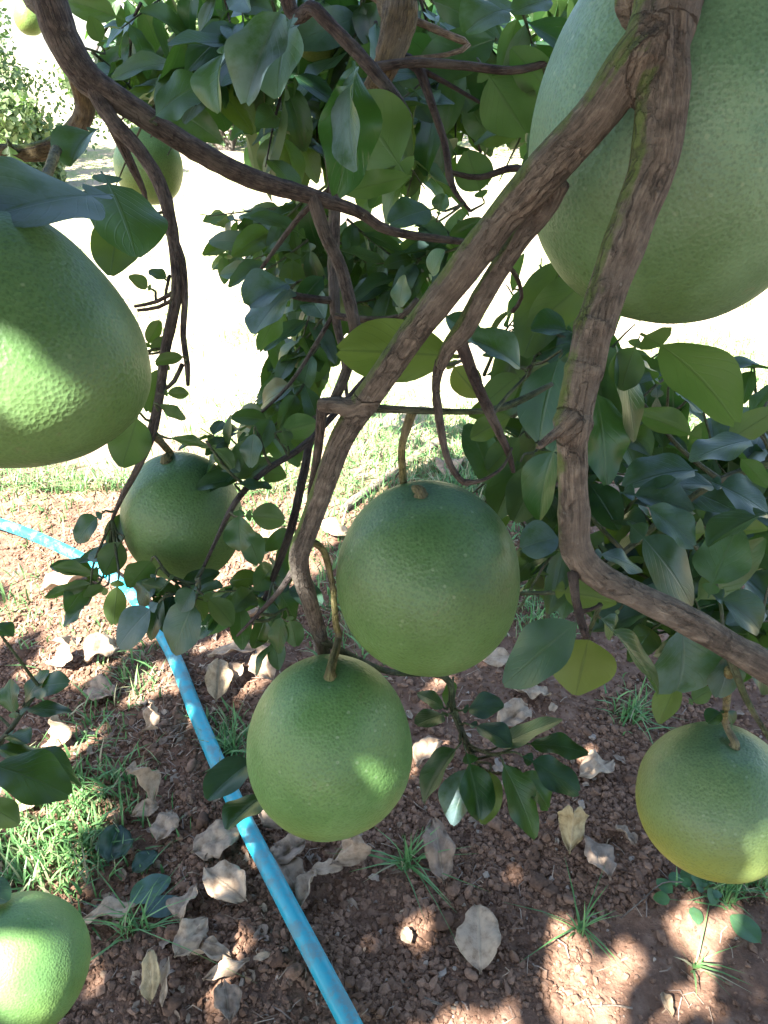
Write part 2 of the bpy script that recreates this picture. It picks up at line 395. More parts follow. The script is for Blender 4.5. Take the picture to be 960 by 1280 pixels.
# ------------------------------------------------------------------ geometry: branches
def spline(pts, step):
    """Catmull-Rom through (Vector, radius) pairs."""
    out = []
    n = len(pts)
    for i in range(n - 1):
        p0, r0 = pts[max(i - 1, 0)]; p1, r1 = pts[i]; p2, r2 = pts[i + 1]; p3, r3 = pts[min(i + 2, n - 1)]
        k = max(2, int((p2 - p1).length / step))
        for j in range(k):
            t = j / k; t2 = t * t; t3 = t2 * t
            P = .5 * ((2 * p1) + (p2 - p0) * t + (2 * p0 - 5 * p1 + 4 * p2 - p3) * t2 + (3 * p1 - p0 - 3 * p2 + p3) * t3)
            out.append((P, r1 + (r2 - r1) * t))
    out.append(pts[-1]); return out
class Tubes:
    def __init__(s): s.v = []; s.f = []; s.b = []; s.n = 0; s.sam = []
    def add(s, pts, seg=10, step=.012, rough=.07, knots=0, cap=True, seed=0):
        sp = spline(pts, step); rng = random.Random(seed + len(sp))
        ln = 0; tot = sum((sp[i + 1][0] - sp[i][0]).length for i in range(len(sp) - 1))
        kn = [(rng.uniform(.05, .95) * tot, rng.uniform(0, 6.28), rng.uniform(.05, .15), rng.uniform(.35, .9)) for _ in range(knots)]
        T = (sp[1][0] - sp[0][0]).normalized(); N = T.orthogonal().normalized()
        nb = s.n; so = rng.uniform(0, 50)
        for i, (P, r) in enumerate(sp):
            if i: ln += (P - sp[i - 1][0]).length
            T2 = (sp[min(i + 1, len(sp) - 1)][0] - sp[max(i - 1, 0)][0]).normalized()
            q = T.rotation_difference(T2); N = (q @ N); N = (N - T2 * N.dot(T2)).normalized(); T = T2
            B = T.cross(N)
            for j in range(seg):
                a = 2 * math.pi * j / seg
                rr = r * (1 + rough * mnoise.noise(V((math.cos(a) * 1.2 + so, math.sin(a) * 1.2, ln / max(r, .003) * .55)))
                          + rough * .5 * mnoise.noise(V((math.cos(a) * 3 + so, math.sin(a) * 3, ln / max(r, .003) * 1.7))))
                for (kl, ka, kh, kw) in kn:
                    dz = (ln - kl) / (kw * r); da = math.cos(a - ka)
                    if abs(dz) < 2.5: rr += r * kh * math.exp(-dz * dz) * (.35 + .65 * max(0, da) ** 3)
                s.v.append((P + N * math.cos(a) * rr + B * math.sin(a) * rr)[:])
                s.b.append((math.cos(a) * r + so, math.sin(a) * r, ln))
            s.sam.append((P, r, T.copy()))
        m = len(sp)
        for i in range(m - 1):
            for j in range(seg):
                a = nb + i * seg + j; b = nb + i * seg + (j + 1) % seg
                s.f.append((a, b, b + seg, a + seg))
        s.n += m * seg
        for e, P, rv in ((0, sp[0][0], True), (m - 1, sp[-1][0], False)):
            T_ = (sp[1][0] - sp[0][0]).normalized() if e == 0 else (sp[-1][0] - sp[-2][0]).normalized()
            c = s.n; rr = sp[e][1]
            s.v.append((P + T_ * rr * (.35 if e else -.35))[:]); s.b.append((so, 0, 0 if e == 0 else ln)); s.n += 1
            for j in range(seg):
                a = nb + e * seg + j; b = nb + e * seg + (j + 1) % seg
                s.f.append((b, a, c, c) if rv else (a, b, c, c))
        return sp
    def build(s, name, mat, parent=None, loc=None):
        fs = [f if f[2] != f[3] else f[:3] for f in s.f]
        return mesh_obj(name, s.v, fs, mat, parent, attrs={'bark': ('FLOAT_VECTOR', s.b)}, loc=loc)
def px(*pts):
    """(x, y, depth, width in pixels) -> (point, radius)"""
    return [(W(x, y, d), w_ * .5 * d / F) for x, y, d, w_ in pts]

# ------------------------------------------------------------------ the tree
TRUNK = V((1.15, -.75, 0))
tree = empty('pomelo_tree', TRUNK)
tag(tree, 'low spreading pomelo tree with mossy forked limbs and dark glossy leaves over the fruit', 'tree')
CROTCH = V((1.0, -.6, 1.72))
tb = Tubes()
tb.add([(TRUNK + V((0, 0, -.1)), .11), (V((1.12, -.72, .4)), .085), (V((1.05, -.66, 1.1)), .078), (CROTCH, .075)], 18, .03, .1, 4)
tb.build('trunk', BARK_OLD, tree)
BR = {}; SAM = {}
def branch(key, pts, mat=BARK, seg=10, step=.012, rough=.08, knots=0, name='branch', extra=()):
    t = Tubes(); t.add(pts, seg, step, rough, knots, seed=hash(key) % 97 if False else len(BR) * 13)
    for e in extra: t.add(e, max(6, seg - 4), step, rough, 1, seed=len(BR) * 7 + 3)
    o = t.build(name, mat, tree); BR[key] = o; SAM[key] = [(P, r) for P, r, T in t.sam]
    return o

# limb A: forked main limb before the big fruit. one voxel-merged mesh so the fork flows together
def merged_limb(paths, mat, key, voxel):
    t = Tubes()
    for k, (p, seg, kn) in enumerate(paths): t.add([(P, r * .83) for P, r in p], seg, .006, .05, kn, seed=31 + k)
    tmp = t.build('tmp_limb', mat, None)
    md = tmp.modifiers.new('r', 'REMESH'); md.mode = 'VOXEL'; md.voxel_size = voxel
    sm = tmp.modifiers.new('s', 'SMOOTH'); sm.factor = .5; sm.iterations = 5
    dg = bpy.context.evaluated_depsgraph_get(); ev = tmp.evaluated_get(dg); me = ev.to_mesh()
    vs = np.empty(len(me.vertices) * 3); me.vertices.foreach_get('co', vs); vs = vs.reshape(-1, 3)
    fs = [tuple(p.vertices) for p in me.polygons]; ev.to_mesh_clear()
    from mathutils import kdtree
    kd = kdtree.KDTree(len(t.sam)); lens = []; acc = 0
    for i, (P, r, T) in enumerate(t.sam):
        if i and (P - t.sam[i - 1][0]).length < .03: acc += (P - t.sam[i - 1][0]).length
        lens.append(acc); kd.insert(P, i)
    kd.balance(); bark = []; disp = []
    for p in vs:
        p = V(p); _, i, _ = kd.find(p); P, r, T = t.sam[i]
        d = p - P; s = lens[i] + d.dot(T); d -= T * d.dot(T)
        bark.append((d.x, d.y * .8 + d.z * .6, s))
        if d.length > 1e-5:
            q = V((d.x * 150, (d.y * .8 + d.z * .6) * 150, s * 16)); q2 = V((d.x * 60, d.z * 60, s * 22 + 9))
            disp.append(d.normalized() * (.0010 * mnoise.noise(q) + .0007 * mnoise.noise(q2) + .0005 * mnoise.noise(q * 2.3)) * min(1, r / .012))
        else: disp.append(V((0, 0, 0)))
    vs = vs + np.array([q[:] for q in disp])
    old = tmp.data; bpy.data.objects.remove(tmp); bpy.data.meshes.remove(old)
    o = mesh_obj('branch', vs, fs, mat, tree, attrs={'bark': ('FLOAT_VECTOR', bark)})
    BR[key] = o; return o
A0 = [(CROTCH, .05), (V((.72, -.15, 1.80)), .04), (V((.36, .36, 1.52)), .03)] + px((850, -70, .42, 104), (838, -10, .42, 102), (822, 50, .42, 100), (806, 92, .42, 92))
A1 = px((812, 60, .42, 84), (785, 88, .425, 72), (742, 150, .44, 66), (684, 212, .46, 66), (629, 272, .485, 50), (580, 336, .51, 47), (524, 408, .545, 44), (458, 500, .58, 42), (424, 556, .60, 36), (388, 655, .63, 32), (374, 702, .645, 31), (387, 750, .69, 26), (403, 806, .77, 21), (408, 835, .83, 18))
A2 = px((826, 40, .42, 84), (828, 100, .42, 82), (818, 200, .425, 72), (790, 280, .43, 64), (764, 350, .435, 60), (747, 400, .437, 59), (743, 410, .437, 66), (740, 420, .437, 58), (733, 455, .44, 57), (730, 464, .44, 62), (728, 473, .44, 55), (720, 512, .445, 54), (717, 528, .445, 64), (716, 545, .447, 50), (716, 562, .45, 45), (718, 640, .46, 45), (722, 690, .47, 47), (752, 722, .475, 42), (800, 746, .48, 42), (858, 775, .49, 44), (920, 812, .50, 44), (985, 850, .51, 46), (1080, 900, .54, 40))
A1b = px((696, 225, .475, 44), (676, 264, .49, 38), (646, 302, .505, 33), (608, 362, .525, 31), (580, 412, .54, 32), (562, 434, .548, 24), (550, 460, .555, 17))
A1c = px((462, 505, .58, 36), (440, 508, .582, 27), (418, 506, .585, 25), (400, 507, .59, 22))
A2s = px((716, 524, .445, 40), (697, 540, .44, 18), (676, 556, .437, 13), (671, 558, .436, 12))
A2k = px((690, 517, .437, 18), (716, 524, .425, 24), (742, 520, .44, 12))
merged_limb([(A0, 28, 3), (A1, 24, 9), (A2, 24, 10), (A1b, 18, 4), (A1c, 16, 0), (A2s, 12, 0)], BARK_MAIN, 'A', .0013)

# limb B: slender dark limb from the top corner
branch('B', [(CROTCH, .05), (V((.55, .0, 2.0)), .04), (V((-.15, .72, 1.75)), .028)] + px((48, -70, .80, 46), (62, 0, .80, 44), (82, 56, .81, 42), (112, 100, .82, 38), (165, 135, .83, 29), (232, 180, .85, 26), (312, 222, .87, 25), (385, 244, .89, 20), (446, 264, .90, 14), (486, 288, .91, 12), (560, 300, .92, 9), (620, 306, .93, 5)), BARK, 14, .01, .08, 6,
       extra=[px((392, 246, .89, 18), (406, 292, .90, 17), (426, 335, .91, 16), (441, 396, .92, 16), (443, 425, .93, 15), (426, 482, .95, 13), (400, 520, .97, 10), (340, 545, .99, 7), (300, 562, 1.0, 4))])
branch('B2', px((108, 95, .82, 24), (140, 150, .82, 20), (176, 190, .82, 18), (204, 240, .82, 17), (218, 310, .82, 15), (221, 365, .82, 15), (207, 437, .82, 13), (201, 485, .82, 12), (190, 540, .82, 13), (172, 585, .83, 9), (152, 622, .84, 7), (140, 650, .85, 4)), BARK, 12, .01, .09, 7,
       extra=[px((212, 290, .82, 12), (227, 325, .82, 11), (231, 372, .82, 9), (229, 420, .82, 8), (234, 455, .82, 8), (235, 482, .82, 5)),
              px((118, 112, .83, 16), (146, 168, .87, 14), (168, 214, .90, 11), (180, 240, .92, 7), (184, 262, .93, 3)),
              px((222, 362, .82, 6), (196, 377, .82, 5), (168, 383, .82, 4)), px((220, 372, .82, 5), (198, 384, .82, 5), (172, 388, .82, 4)), px((212, 345, .82, 4), (208, 362, .82, 4), (206, 378, .82, 3)), px((228, 455, .82, 6), (218, 476, .82, 6), (206, 487, .82, 4))])
branch('B3', px((98, 95, .84, 26), (106, 140, .88, 25), (84, 172, .90, 24), (48, 190, .90, 22), (0, 190, .90, 20), (-80, 180, .9, 18)), BARK_OLD, 12, .01, .08, 3)
# limb C: cut mossy stub from the top, with the dark limb D beside it
branch('C', [(CROTCH, .05), (V((.62, .1, 1.9)), .04), (V((.2, .7, 1.62)), .03)] + px((508, -60, .85, 48), (500, 20, .86, 46), (484, 78, .87, 34), (466, 112, .89, 28), (450, 132, .90, 24)), BARK_OLD, 16, .008, .1, 5)
branch('D', [(V((-.1, .72, 1.76)), .02)] + px((350, -50, .75, 20), (395, 12, .75, 17), (432, 50, .75, 17), (472, 95, .75, 17), (500, 128, .75, 12), (512, 148, .75, 9)), TWIG_DK, 12, .008, .1, 5)
branch('E', px((500, 72, .9, 16), (522, 84, .9, 14), (538, 125, .9, 11), (556, 180, .9, 9), (562, 220, .9, 10), (570, 242, .9, 6), (588, 264, .9, 4)), TWIG_DK, 8, .01, .1, 4,
       extra=[px((520, 84, .9, 9), (560, 105, .9, 6), (603, 130, .9, 4)), px((562, 215, .9, 6), (600, 222, .9, 8), (645, 210, .9, 10), (690, 228, .92, 5))])
branch('F', px((470, 84, .84, 12), (520, 78, .84, 11), (580, 82, .84, 11), (640, 88, .84, 10), (690, 76, .85, 9), (740, 50, .88, 7)), TWIG_DK, 8, .01, .06, 4,
       extra=[])
branch('Fp', px((440, -20, .88, 9), (500, 16, .88, 9), (552, 40, .88, 9), (585, 56, .88, 8), (560, 68, .88, 6), (520, 72, .88, 5), (495, 74, .88, 4)), TWIG_PL, 8, .01, .1, 3)
branch('V', px((410, 180, 1.0, 14), (418, 245, 1.0, 15), (417, 320, 1.0, 15), (419, 390, 1.0, 13), (428, 440, 1.0, 7), (434, 500, 1.0, 4)), BARK, 8, .012, .08, 4,
       extra=[px((419, 388, 1.0, 6), (395, 430, 1.0, 6), (362, 480, 1.0, 5), (322, 520, 1.0, 4)), px((417, 376, 1.0, 10), (380, 372, .99, 11), (356, 366, .98, 9)),
              px((420, 395, .99, 10), (460, 400, .97, 11), (500, 396, .95, 9), (522, 374, .94, 8)), px((414, 235, 1.0, 8), (380, 265, 1.02, 8), (352, 300, 1.05, 7), (320, 345, 1.07, 4))])
branch('Tw1', px((552, 452, .555, 17), (545, 480, .56, 11), (550, 530, .565, 10), (560, 575, .57, 9), (576, 600, .57, 8), (584, 603, .57, 8), (604, 600, .57, 5), (628, 584, .58, 4), (640, 560, .59, 3)), BARK, 10, .004, .22, 12)
branch('Tw2', px((574, 420, .545, 18), (592, 470, .56, 14), (614, 520, .575, 13), (634, 562, .59, 9), (642, 590, .60, 5)), TWIG_DK, 10, .006, .1, 5)
branch('Tw3', px((452, 510, .59, 13), (500, 512, .60, 10), (545, 514, .61, 9), (600, 514, .62, 8), (640, 505, .64, 10), (690, 480, .66, 6)), TWIG_GN, 8, .008, .06, 3)
branch('Tw4', px((402, 512, .59, 14), (398, 560, .61, 11), (389, 612, .63, 9), (386, 640, .64, 6)), BARK, 8, .008, .1, 4)
branch('Tw5', px((428, 500, .95, 11), (394, 530, .93, 10), (380, 590, .92, 11), (364, 660, .92, 11), (344, 715, .92, 8), (318, 780, .92, 4)), TWIG_DK, 8, .01, .1, 5)
branch('Tw6', px((460, 470, .86, 8), (385, 552, .84, 9), (330, 590, .82, 8), (294, 628, .80, 8), (268, 680, .79, 5), (244, 732, .79, 3)), TWIG_DK, 8, .01, .06, 3)
branch('Tw7', px((376, 695, .66, 10), (356, 730, .68, 8), (330, 760, .70, 6), (296, 795, .72, 3)), TWIG_DK, 8, .008, .06, 3)
branch('Tw8', px((716, 715, .47, 15), (720, 750, .47, 11), (728, 782, .47, 11), (734, 798, .47, 9)), TWIG_DK, 8, .006, .1, 3, extra=[px((722, 765, .47, 7), (738, 762, .475, 5), (750, 756, .48, 4))])
branch('Tw9', px((905, 800, .50, 12), (920, 842, .51, 10), (936, 880, .53, 8), (960, 920, .55, 6), (985, 960, .57, 4)), TWIG_GN, 8, .008, .06, 3, extra=[])
branch('Tw10', px((640, 390, .62, 6), (652, 372, .61, 5), (645, 345, .6, 6), (628, 328, .54, 7), (606, 322, .53, 8)), TWIG_DK, 8, .006, .08, 2)
branch('Twc', px((402, 800, .75, 9), (480, 838, .80, 8), (556, 846, .82, 9), (566, 885, .83, 9), (584, 930, .84, 8), (606, 972, .85, 4)), TWIG_GN, 8, .008, .08, 3, extra=[px((406, 806, .80, 7), (384, 872, .86, 6), (352, 930, .83, 5), (336, 992, .80, 4))])
# low branch beyond the frame that carries the low sprig and the lowest fruit
branch('L', [(V((-.42, .86, 1.52)), .02), (V((-.95, .75, 1.35)), .018), (V((-1.0, .62, .95)), .013), (V((-.72, .52, .66)), .008)] + px((-60, 985, .80, 12), (0, 928, .82, 8), (24, 896, .83, 6), (50, 860, .84, 3)), TWIG_GN, 8, .012, .08, 3,
       extra=[[(V((-.98, .62, .93)), .010), (V((-.85, .7, .62)), .008)] + px((-60, 1120, 1.0, 8), (-14, 1150, 1.0, 8))])
# bush limb reaching in from the side
branch('Rb', [(V((1.02, -.55, 1.6)), .03), (V((1.0, .25, 1.35)), .022), (V((.72, .6, 1.0)), .014)] + px((1010, 560, .78, 14), (960, 580, .80, 12), (900, 600, .80, 10), (840, 640, .80, 9), (780, 690, .80, 8), (720, 735, .80, 7), (650, 742, .80, 5)), TWIG_GN, 8, .012, .08, 4,
       extra=[px((900, 600, .80, 8), (850, 560, .82, 6), (800, 500, .84, 5), (740, 440, .86, 4)), px((840, 640, .8, 7), (880, 700, .76, 6), (900, 750, .74, 5), (905, 820, .72, 4)), px((780, 690, .8, 6), (700, 600, .8, 6), (655, 500, .8, 5), (690, 400, .8, 4), (700, 340, .8, 3))])

def rv(s=1.0): return V((R.gauss(0, s), R.gauss(0, s), R.gauss(0, s)))
# ------------------------------------------------------------------ leaves seen singly: (branch, base xy d, tip xy d, width ratio, back, roll, curl, yellow, bloom with painted sky sheen)
HERO = [
 # --- over the big side fruit
 ('B3', 142, 244, .55, -22, 272, .48, .42, 0, 34, .35, 0, 1), ('B3', 126, 214, .60, 172, 316, .58, .74, 0, 5, .5, 0, .3),
 ('B2', 150, 262, .80, 138, 345, .78, .62, 1, 0, .3, .15, 0), ('B3', 124, 160, .74, 86, 206, .72, .72, 0, 25, .7, 0, .6),
 ('B3', 10, 180, .86, 22, 238, .85, .75, 1, 0, .3, .1, 0), ('B', 193, 147, .78, 254, 96, .76, .46, 0, 30, .4, 0, .3),
 ('B', 128, 60, .86, 112, 20, .85, .6, 1, 10, .3, .1, 0),
 # --- the pair hanging top, big dark leaf by the stub
 ('D', 352, 12, .56, 304, 128, .56, .50, 0, 0, .45, 0, 1), ('D', 368, 18, .565, 346, 122, .56, .42, 0, -25, .4, 0, 1),
 ('D', 286, 52, .60, 268, 138, .60, .42, 0, 55, .5, 0, .2),
 ('D', 442, 76, .55, 426, 246, .56, .42, 0, 10, .5, -.5, 0), ('D', 446, 82, .54, 440, 212, .53, .20, 0, 30, .5, 0, 1),
 ('C', 512, 225, .72, 440, 120, .74, .66, 1, 0, .2, .08, 0), ('C', 515, 220, .70, 430, 240, .70, .36, 1, 20, .2, 0, 0),
 ('F', 640, 12, .62, 580, 30, .60, .42, 0, 30, .5, 0, .9), ('F', 690, 0, .64, 640, 14, .62, .4, 0, 15, .3, 0, .9),
 ('F', 600, 78, .86, 660, 170, .88, .7, 1, 0, .3, 0, 0), ('F', 690, 120, .86, 640, 58, .84, .6, 1, 15, .2, .0, 0),
 ('E', 604, 250, .9, 584, 190, .9, .78, 1, 0, .2, 0, 0), ('E', 540, 262, .86, 486, 278, .84, .6, 0, 10, .5, 0, .5), ('E', 548, 270, .86, 556, 242, .85, .8, 0, 0, .4, 0, .4),
 # --- center
 ('Tw1', 575, 446, .62, 418, 436, .60, .50, 1, 8, .12, .55, 0),
 ('Tw2', 545, 388, .66, 604, 432, .66, .44, 0, 18, .3, 0, .5), ('Tw2', 652, 462, .62, 594, 416, .60, .34, 0, 38, .3, 0, .8),
 ('V', 372, 352, .95, 308, 380, .92, .42, 0, 30, .4, 0, 1), ('V', 366, 360, .94, 318, 418, .92, .5, 0, 35, .4, 0, 1), ('V', 362, 366, .95, 326, 440, .94, .36, 1, 40, .3, 0, 0),
 ('V', 498, 394, .80, 506, 344, .78, .46, 0, 10, .2, 0, .8), ('V', 538, 352, .74, 552, 312, .72, .45, 0, 40, .3, 0, .6),
 ('Tw2', 560, 450, .66, 598, 496, .67, .66, 1, 0, .3, .9, 0),
 # --- right: behind the limb
 ('Rb', 700, 445, .72, 668, 548, .70, .62, 0, 8, .25, 0, .1), ('Rb', 745, 488, .62, 758, 606, .63, .44, 0, 10, .25, 0, .2),
 ('Rb', 770, 432, .60, 792, 552, .62, .22, 0, 62, .3, 0, 0), ('Rb', 748, 338, .74, 662, 412, .76, .52, 1, 0, .2, .25, 0),
 ('Rb', 706, 318, .80, 652, 452, .80, .46, 1, 0, .2, .22, 0), ('Rb', 718, 416, .70, 664, 408, .70, .46, 0, 45, .3, -.2, 0),
 ('Rb', 738, 425, .78, 664, 440, .80, .5, 0, 20, .3, 0, .1), ('Rb', 748, 470, .77, 700, 400, .8, .5, 1, 20, .3, 0.1, .1),
 ('Rb', 800, 417, .58, 926, 518, .60, .44, 1, 30, .75, .12, 0), ('Rb', 800, 420, .60, 772, 490, .60, .56, 1, 25, .3, .05, 0),
 ('Rb', 880, 552, .70, 796, 512, .72, .36, 1, 30, .3, .12, 0), ('Rb', 842, 488, .74, 878, 518, .74, .6, 0, 40, .3, 0, 0),
 ('Rb', 896, 562, .66, 972, 512, .66, .42, 1, 20, .3, .2, 0), ('Rb', 942, 550, .62, 862, 574, .62, .40, 0, 35, .4, 0, .6),
 ('Rb', 872, 588, .64, 778, 604, .64, .46, 0, 25, .4, 0, .6), ('Rb', 774, 616, .62, 868, 640, .62, .42, 0, 20, .3, 0, .7),
 ('Rb', 905, 610, .64, 842, 604, .64, .34, 0, 40, .3, 0, .6), ('Rb', 884, 600, .62, 962, 642, .62, .52, 0, 20, .4, 0, .5),
 ('Rb', 925, 572, .64, 960, 610, .64, .42, 1, 35, .3, 0, 0), ('Rb', 890, 470, .80, 962, 452, .8, .28, 0, 45, .3, 0, 0),
 ('Rb', 940, 462, .80, 926, 504, .8, .6, 0, 10, .3, 0, 0), ('Rb', 940, 520, .76, 968, 480, .76, .4, 0, 25, .3, 0, 0),
 ('Rb', 700, 545, .66, 664, 648, .66, .48, 0, 25, .3, -.4, 0), ('Rb', 690, 560, .72, 640, 652, .72, .5, 1, 10, .3, .15, 0),
 ('Rb', 640, 520, .76, 588, 548, .76, .5, 1, 20, .3, .3, 0), ('Rb', 650, 545, .76, 608, 590, .76, .6, 1, 0, .3, .1, 0), ('Rb', 660, 460, .78, 602, 508, .78, .5, 1, 10, .3, .1, 0),
 ('Rb', 652, 575, .74, 618, 650, .74, .6, 1, 20, .3, .0, 0), ('Rb', 710, 672, .64, 650, 682, .64, .74, 0, 10, .35, 0, 1),
 ('Rb', 784, 652, .62, 876, 758, .62, .44, 0, 12, .4, 0, .5), ('Rb', 808, 632, .58, 868, 684, .58, .46, 0, 15, .4, 0, .8),
 ('Rb', 885, 748, .60, 922, 660, .60, .66, 0, 8, .3, 0, .6), ('Rb', 888, 742, .60, 958, 784, .60, .52, 0, 15, .4, 0, .5),
 ('Rb', 852, 780, .53, 846, 866, .55, .80, 0, 6, .6, 0, .9), ('Rb', 908, 806, .53, 904, 876, .53, .5, 0, 15, .4, 0, .8),
 ('Tw8', 725, 776, .48, 630, 856, .50, .52, 0, 10, .2, 0, .4), ('Tw8', 736, 796, .50, 720, 868, .52, .95, 1, 0, .2, .75, 0),
 ('Tw8', 748, 770, .49, 828, 868, .51, .16, 0, 55, .2, 0, .1), ('Rb', 846, 856, .60, 824, 904, .62, .5, 1, 20, .3, .3, 0),
 ('Rb', 860, 880, .64, 892, 862, .64, .6, 1, 30, .3, -.2, 0), ('Tw9', 906, 888, .70, 884, 904, .70, .8, 0, 20, .3, 0, 0), ('Tw9', 910, 888, .70, 918, 906, .70, .7, 0, 30, .3, 0, 0),
 ('Rb', 962, 640, .58, 882, 676, .58, .36, 0, 30, .3, 0, .4), ('Rb', 738, 690, .66, 806, 712, .66, .34, 0, 35, .3, -.3, 0), ('Rb', 690, 738, .70, 772, 752, .70, .56, 1, 20, .3, .3, 0),
 ('Rb', 862, 668, .68, 962, 664, .70, .3, 1, 30, .3, .35, 0), ('Rb', 775, 760, .72, 760, 800, .72, .45, 0, 50, .3, 0, .5), ('Rb', 930, 815, .56, 970, 860, .57, .6, 0, 20, .3, 0, .2),
 # --- low sprig under the middle fruit
 ('Twc', 562, 892, .82, 520, 906, .80, .5, 0, 30, .4, -.3, .1), ('Twc', 556, 885, .82, 522, 866, .82, .5, 0, 35, .3, -.2, .1), ('Twc', 566, 850, .84, 560, 884, .85, .42, 1, 30, .2, 0, 0),
 ('Twc', 576, 888, .82, 630, 884, .80, .5, 0, 20, .4, 0, .5), ('Twc', 584, 905, .82, 642, 928, .80, .4, 0, 30, .4, 0, .6),
 ('Twc', 572, 934, .80, 526, 1002, .80, .36, 0, 25, .2, 0, .6), ('Twc', 582, 938, .80, 602, 1026, .78, .48, 0, 10, .2, -.4, 0), ('Twc', 596, 960, .82, 562, 1030, .80, .62, 0, 0, .5, 0, 1),
 ('Twc', 612, 962, .80, 604, 1028, .80, .6, 1, 0, .2, .4, 0), ('Twc', 628, 952, .78, 670, 1048, .78, .40, 0, 12, .2, 0, 0), ('Twc', 650, 944, .78, 726, 990, .77, .46, 0, 20, .3, 0, 0),
 ('Twc', 620, 935, .82, 704, 902, .80, .3, 0, 30, .3, 0, .5), ('Twc', 660, 930, .82, 738, 936, .81, .32, 0, 25, .3, 0, .1), ('Twc', 650, 965, .80, 690, 1010, .80, .5, 0, 25, .3, 0, 0),
]
HERO2 = [
 ('Twc', 330, 944, .81, 256, 992, .76, .36, 0, 30, .3, 0, .3), ('Twc', 340, 990, .81, 282, 1030, .76, .42, 0, 30, .3, -.4, 0),
 ('L', 42, 862, .84, 82, 850, .82, .5, 0, 20, .3, 0, 0), ('L', 22, 888, .83, 88, 886, .82, .24, 0, 25, .3, 0, .2), ('L', -6, 780, .80, 16, 796, .80, .8, 0, 10, .3, 0, .3),
 ('L', 20, 900, .83, 8, 850, .83, .5, 0, 20, .3, 0, .3), ('L', 8, 918, .82, 36, 930, .80, .5, 0, 20, .3, 0, .4), ('L', -8, 934, .80, 102, 976, .78, .22, 0, 30, .3, 0, .1),
 ('L', -12, 956, .60, 90, 988, .60, .56, 0, 12, .25, -.1, 0), ('L', -30, 1000, .75, 24, 1030, .75, .6, 1, 10, .3, .2, 0), ('L', -16, 880, .85, 14, 870, .85, .6, 0, 30, .3, 0, 0),
 ('L', -40, 1110, 1.0, 10, 1125, .98, .6, 0, 20, .3, 0, 0), ('L', 30, 880, .84, 56, 836, .84, .3, 0, 40, .3, 0, .2),
 ('Tw6', 300, 634, .70, 300, 690, .70, .66, 0, 5, .3, -.2, .1), ('Tw6', 304, 645, .78, 358, 648, .78, .62, 1, 20, .2, -.4, 0), ('Tw6', 300, 650, .80, 326, 706, .80, .52, 1, 20, .2, -.2, 0),
 ('Tw6', 296, 605, .8, 340, 608, .8, .25, 0, 40, .3, -.2, 0), ('Tw6', 318, 540, .80, 312, 585, .80, .62, 0, 10, .2, 0, .6), ('Tw6', 320, 548, .81, 296, 598, .82, .66, 1, 10, .2, -.2, 0),
 ('Tw6', 262, 556, .80, 290, 586, .80, .6, 1, 20, .2, -.2, 0), ('Tw6', 350, 540, .82, 396, 528, .82, .7, 1, 10, .2, -.3, 0), ('Tw6', 360, 560, .82, 352, 535, .82, .8, 1, 10, .2, 0, 0),
 ('Tw6', 243, 752, .72, 214, 818, .72, .72, 0, 5, .3, 0, .5), ('Tw6', 246, 730, .72, 226, 764, .72, .7, 0, 10, .3, 0, .3), ('Tw6', 200, 752, .76, 146, 808, .76, .44, 0, 25, .4, 0, .8),
 ('B2', 148, 722, .82, 142, 782, .82, .46, 1, 10, .3, .3, 0), ('B2', 152, 676, .84, 130, 718, .84, .74, 1, 10, .3, -.1, 0), ('B2', 126, 720, .86, 66, 710, .86, .30, 1, 30, .3, -.1, 0),
 ('B2', 118, 730, .86, 56, 744, .86, .24, 1, 30, .3, -.1, 0), ('B2', 130, 732, .85, 104, 746, .85, .5, 1, 30, .3, 0, 0), ('B2', 108, 755, .86, 80, 784, .86, .3, 0, 30, .3, 0, .4),
 ('B2', 130, 640, .84, 90, 676, .84, .48, 0, 20, .3, -.2, .1), ('B2', 172, 520, .80, 152, 584, .80, .80, 1, 5, .2, .15, 0), ('B2', 208, 448, .82, 182, 516, .82, .36, 1, 15, .2, .15, 0),
 ('B2', 182, 436, .82, 200, 400, .82, .48, 1, 10, .2, .2, 0), ('B2', 188, 440, .82, 208, 420, .82, .5, 1, 10, .2, .1, 0), ('B2', 230, 446, .80, 194, 452, .80, .45, 1, 20, .2, .1, 0),
 ('B2', 203, 492, .80, 236, 492, .80, .46, 1, 20, .2, .1, 0), ('B2', 198, 506, .80, 232, 524, .80, .38, 1, 30, .2, 0, 0), ('B2', 212, 548, .82, 264, 556, .82, .24, 1, 30, .2, 0, 0),
 ('B2', 190, 362, .83, 160, 346, .83, .5, 1, 20, .3, .1, 0), ('B2', 208, 350, .83, 186, 336, .83, .5, 0, 20, .3, .1, .6),
 ('Tw6', 190, 700, .80, 160, 736, .82, .6, 1, 20, .3, 0, 0), ('Tw6', 196, 716, .80, 172, 758, .80, .5, 0, 20, .3, 0, .1), ('Tw6', 222, 742, .78, 180, 728, .80, .4, 1, 20, .3, 0, 0), ('Tw6', 205, 748, .78, 188, 800, .78, .45, 0, 15, .4, 0, .1), ('Tw6', 230, 745, .78, 232, 800, .78, .5, 1, 10, .3, 0, 0), ('B2', 150, 690, .85, 108, 694, .86, .45, 0, 20, .3, 0, 0),
 ('Tw7', 350, 735, .74, 404, 752, .74, .5, 0, 20, .3, 0, .6), ('Tw7', 352, 770, .74, 345, 818, .74, .5, 0, 20, .3, 0, .2), ('Tw7', 360, 768, .73, 372, 808, .73, .6, 1, 20, .3, -.1, 0),
 ('Tw7', 345, 735, .75, 372, 775, .75, .6, 0, 20, .3, -.2, 0), ('Tw6', 252, 742, .74, 294, 780, .74, .5, 1, 30, .3, .1, 0),
]
used_leaf = {}
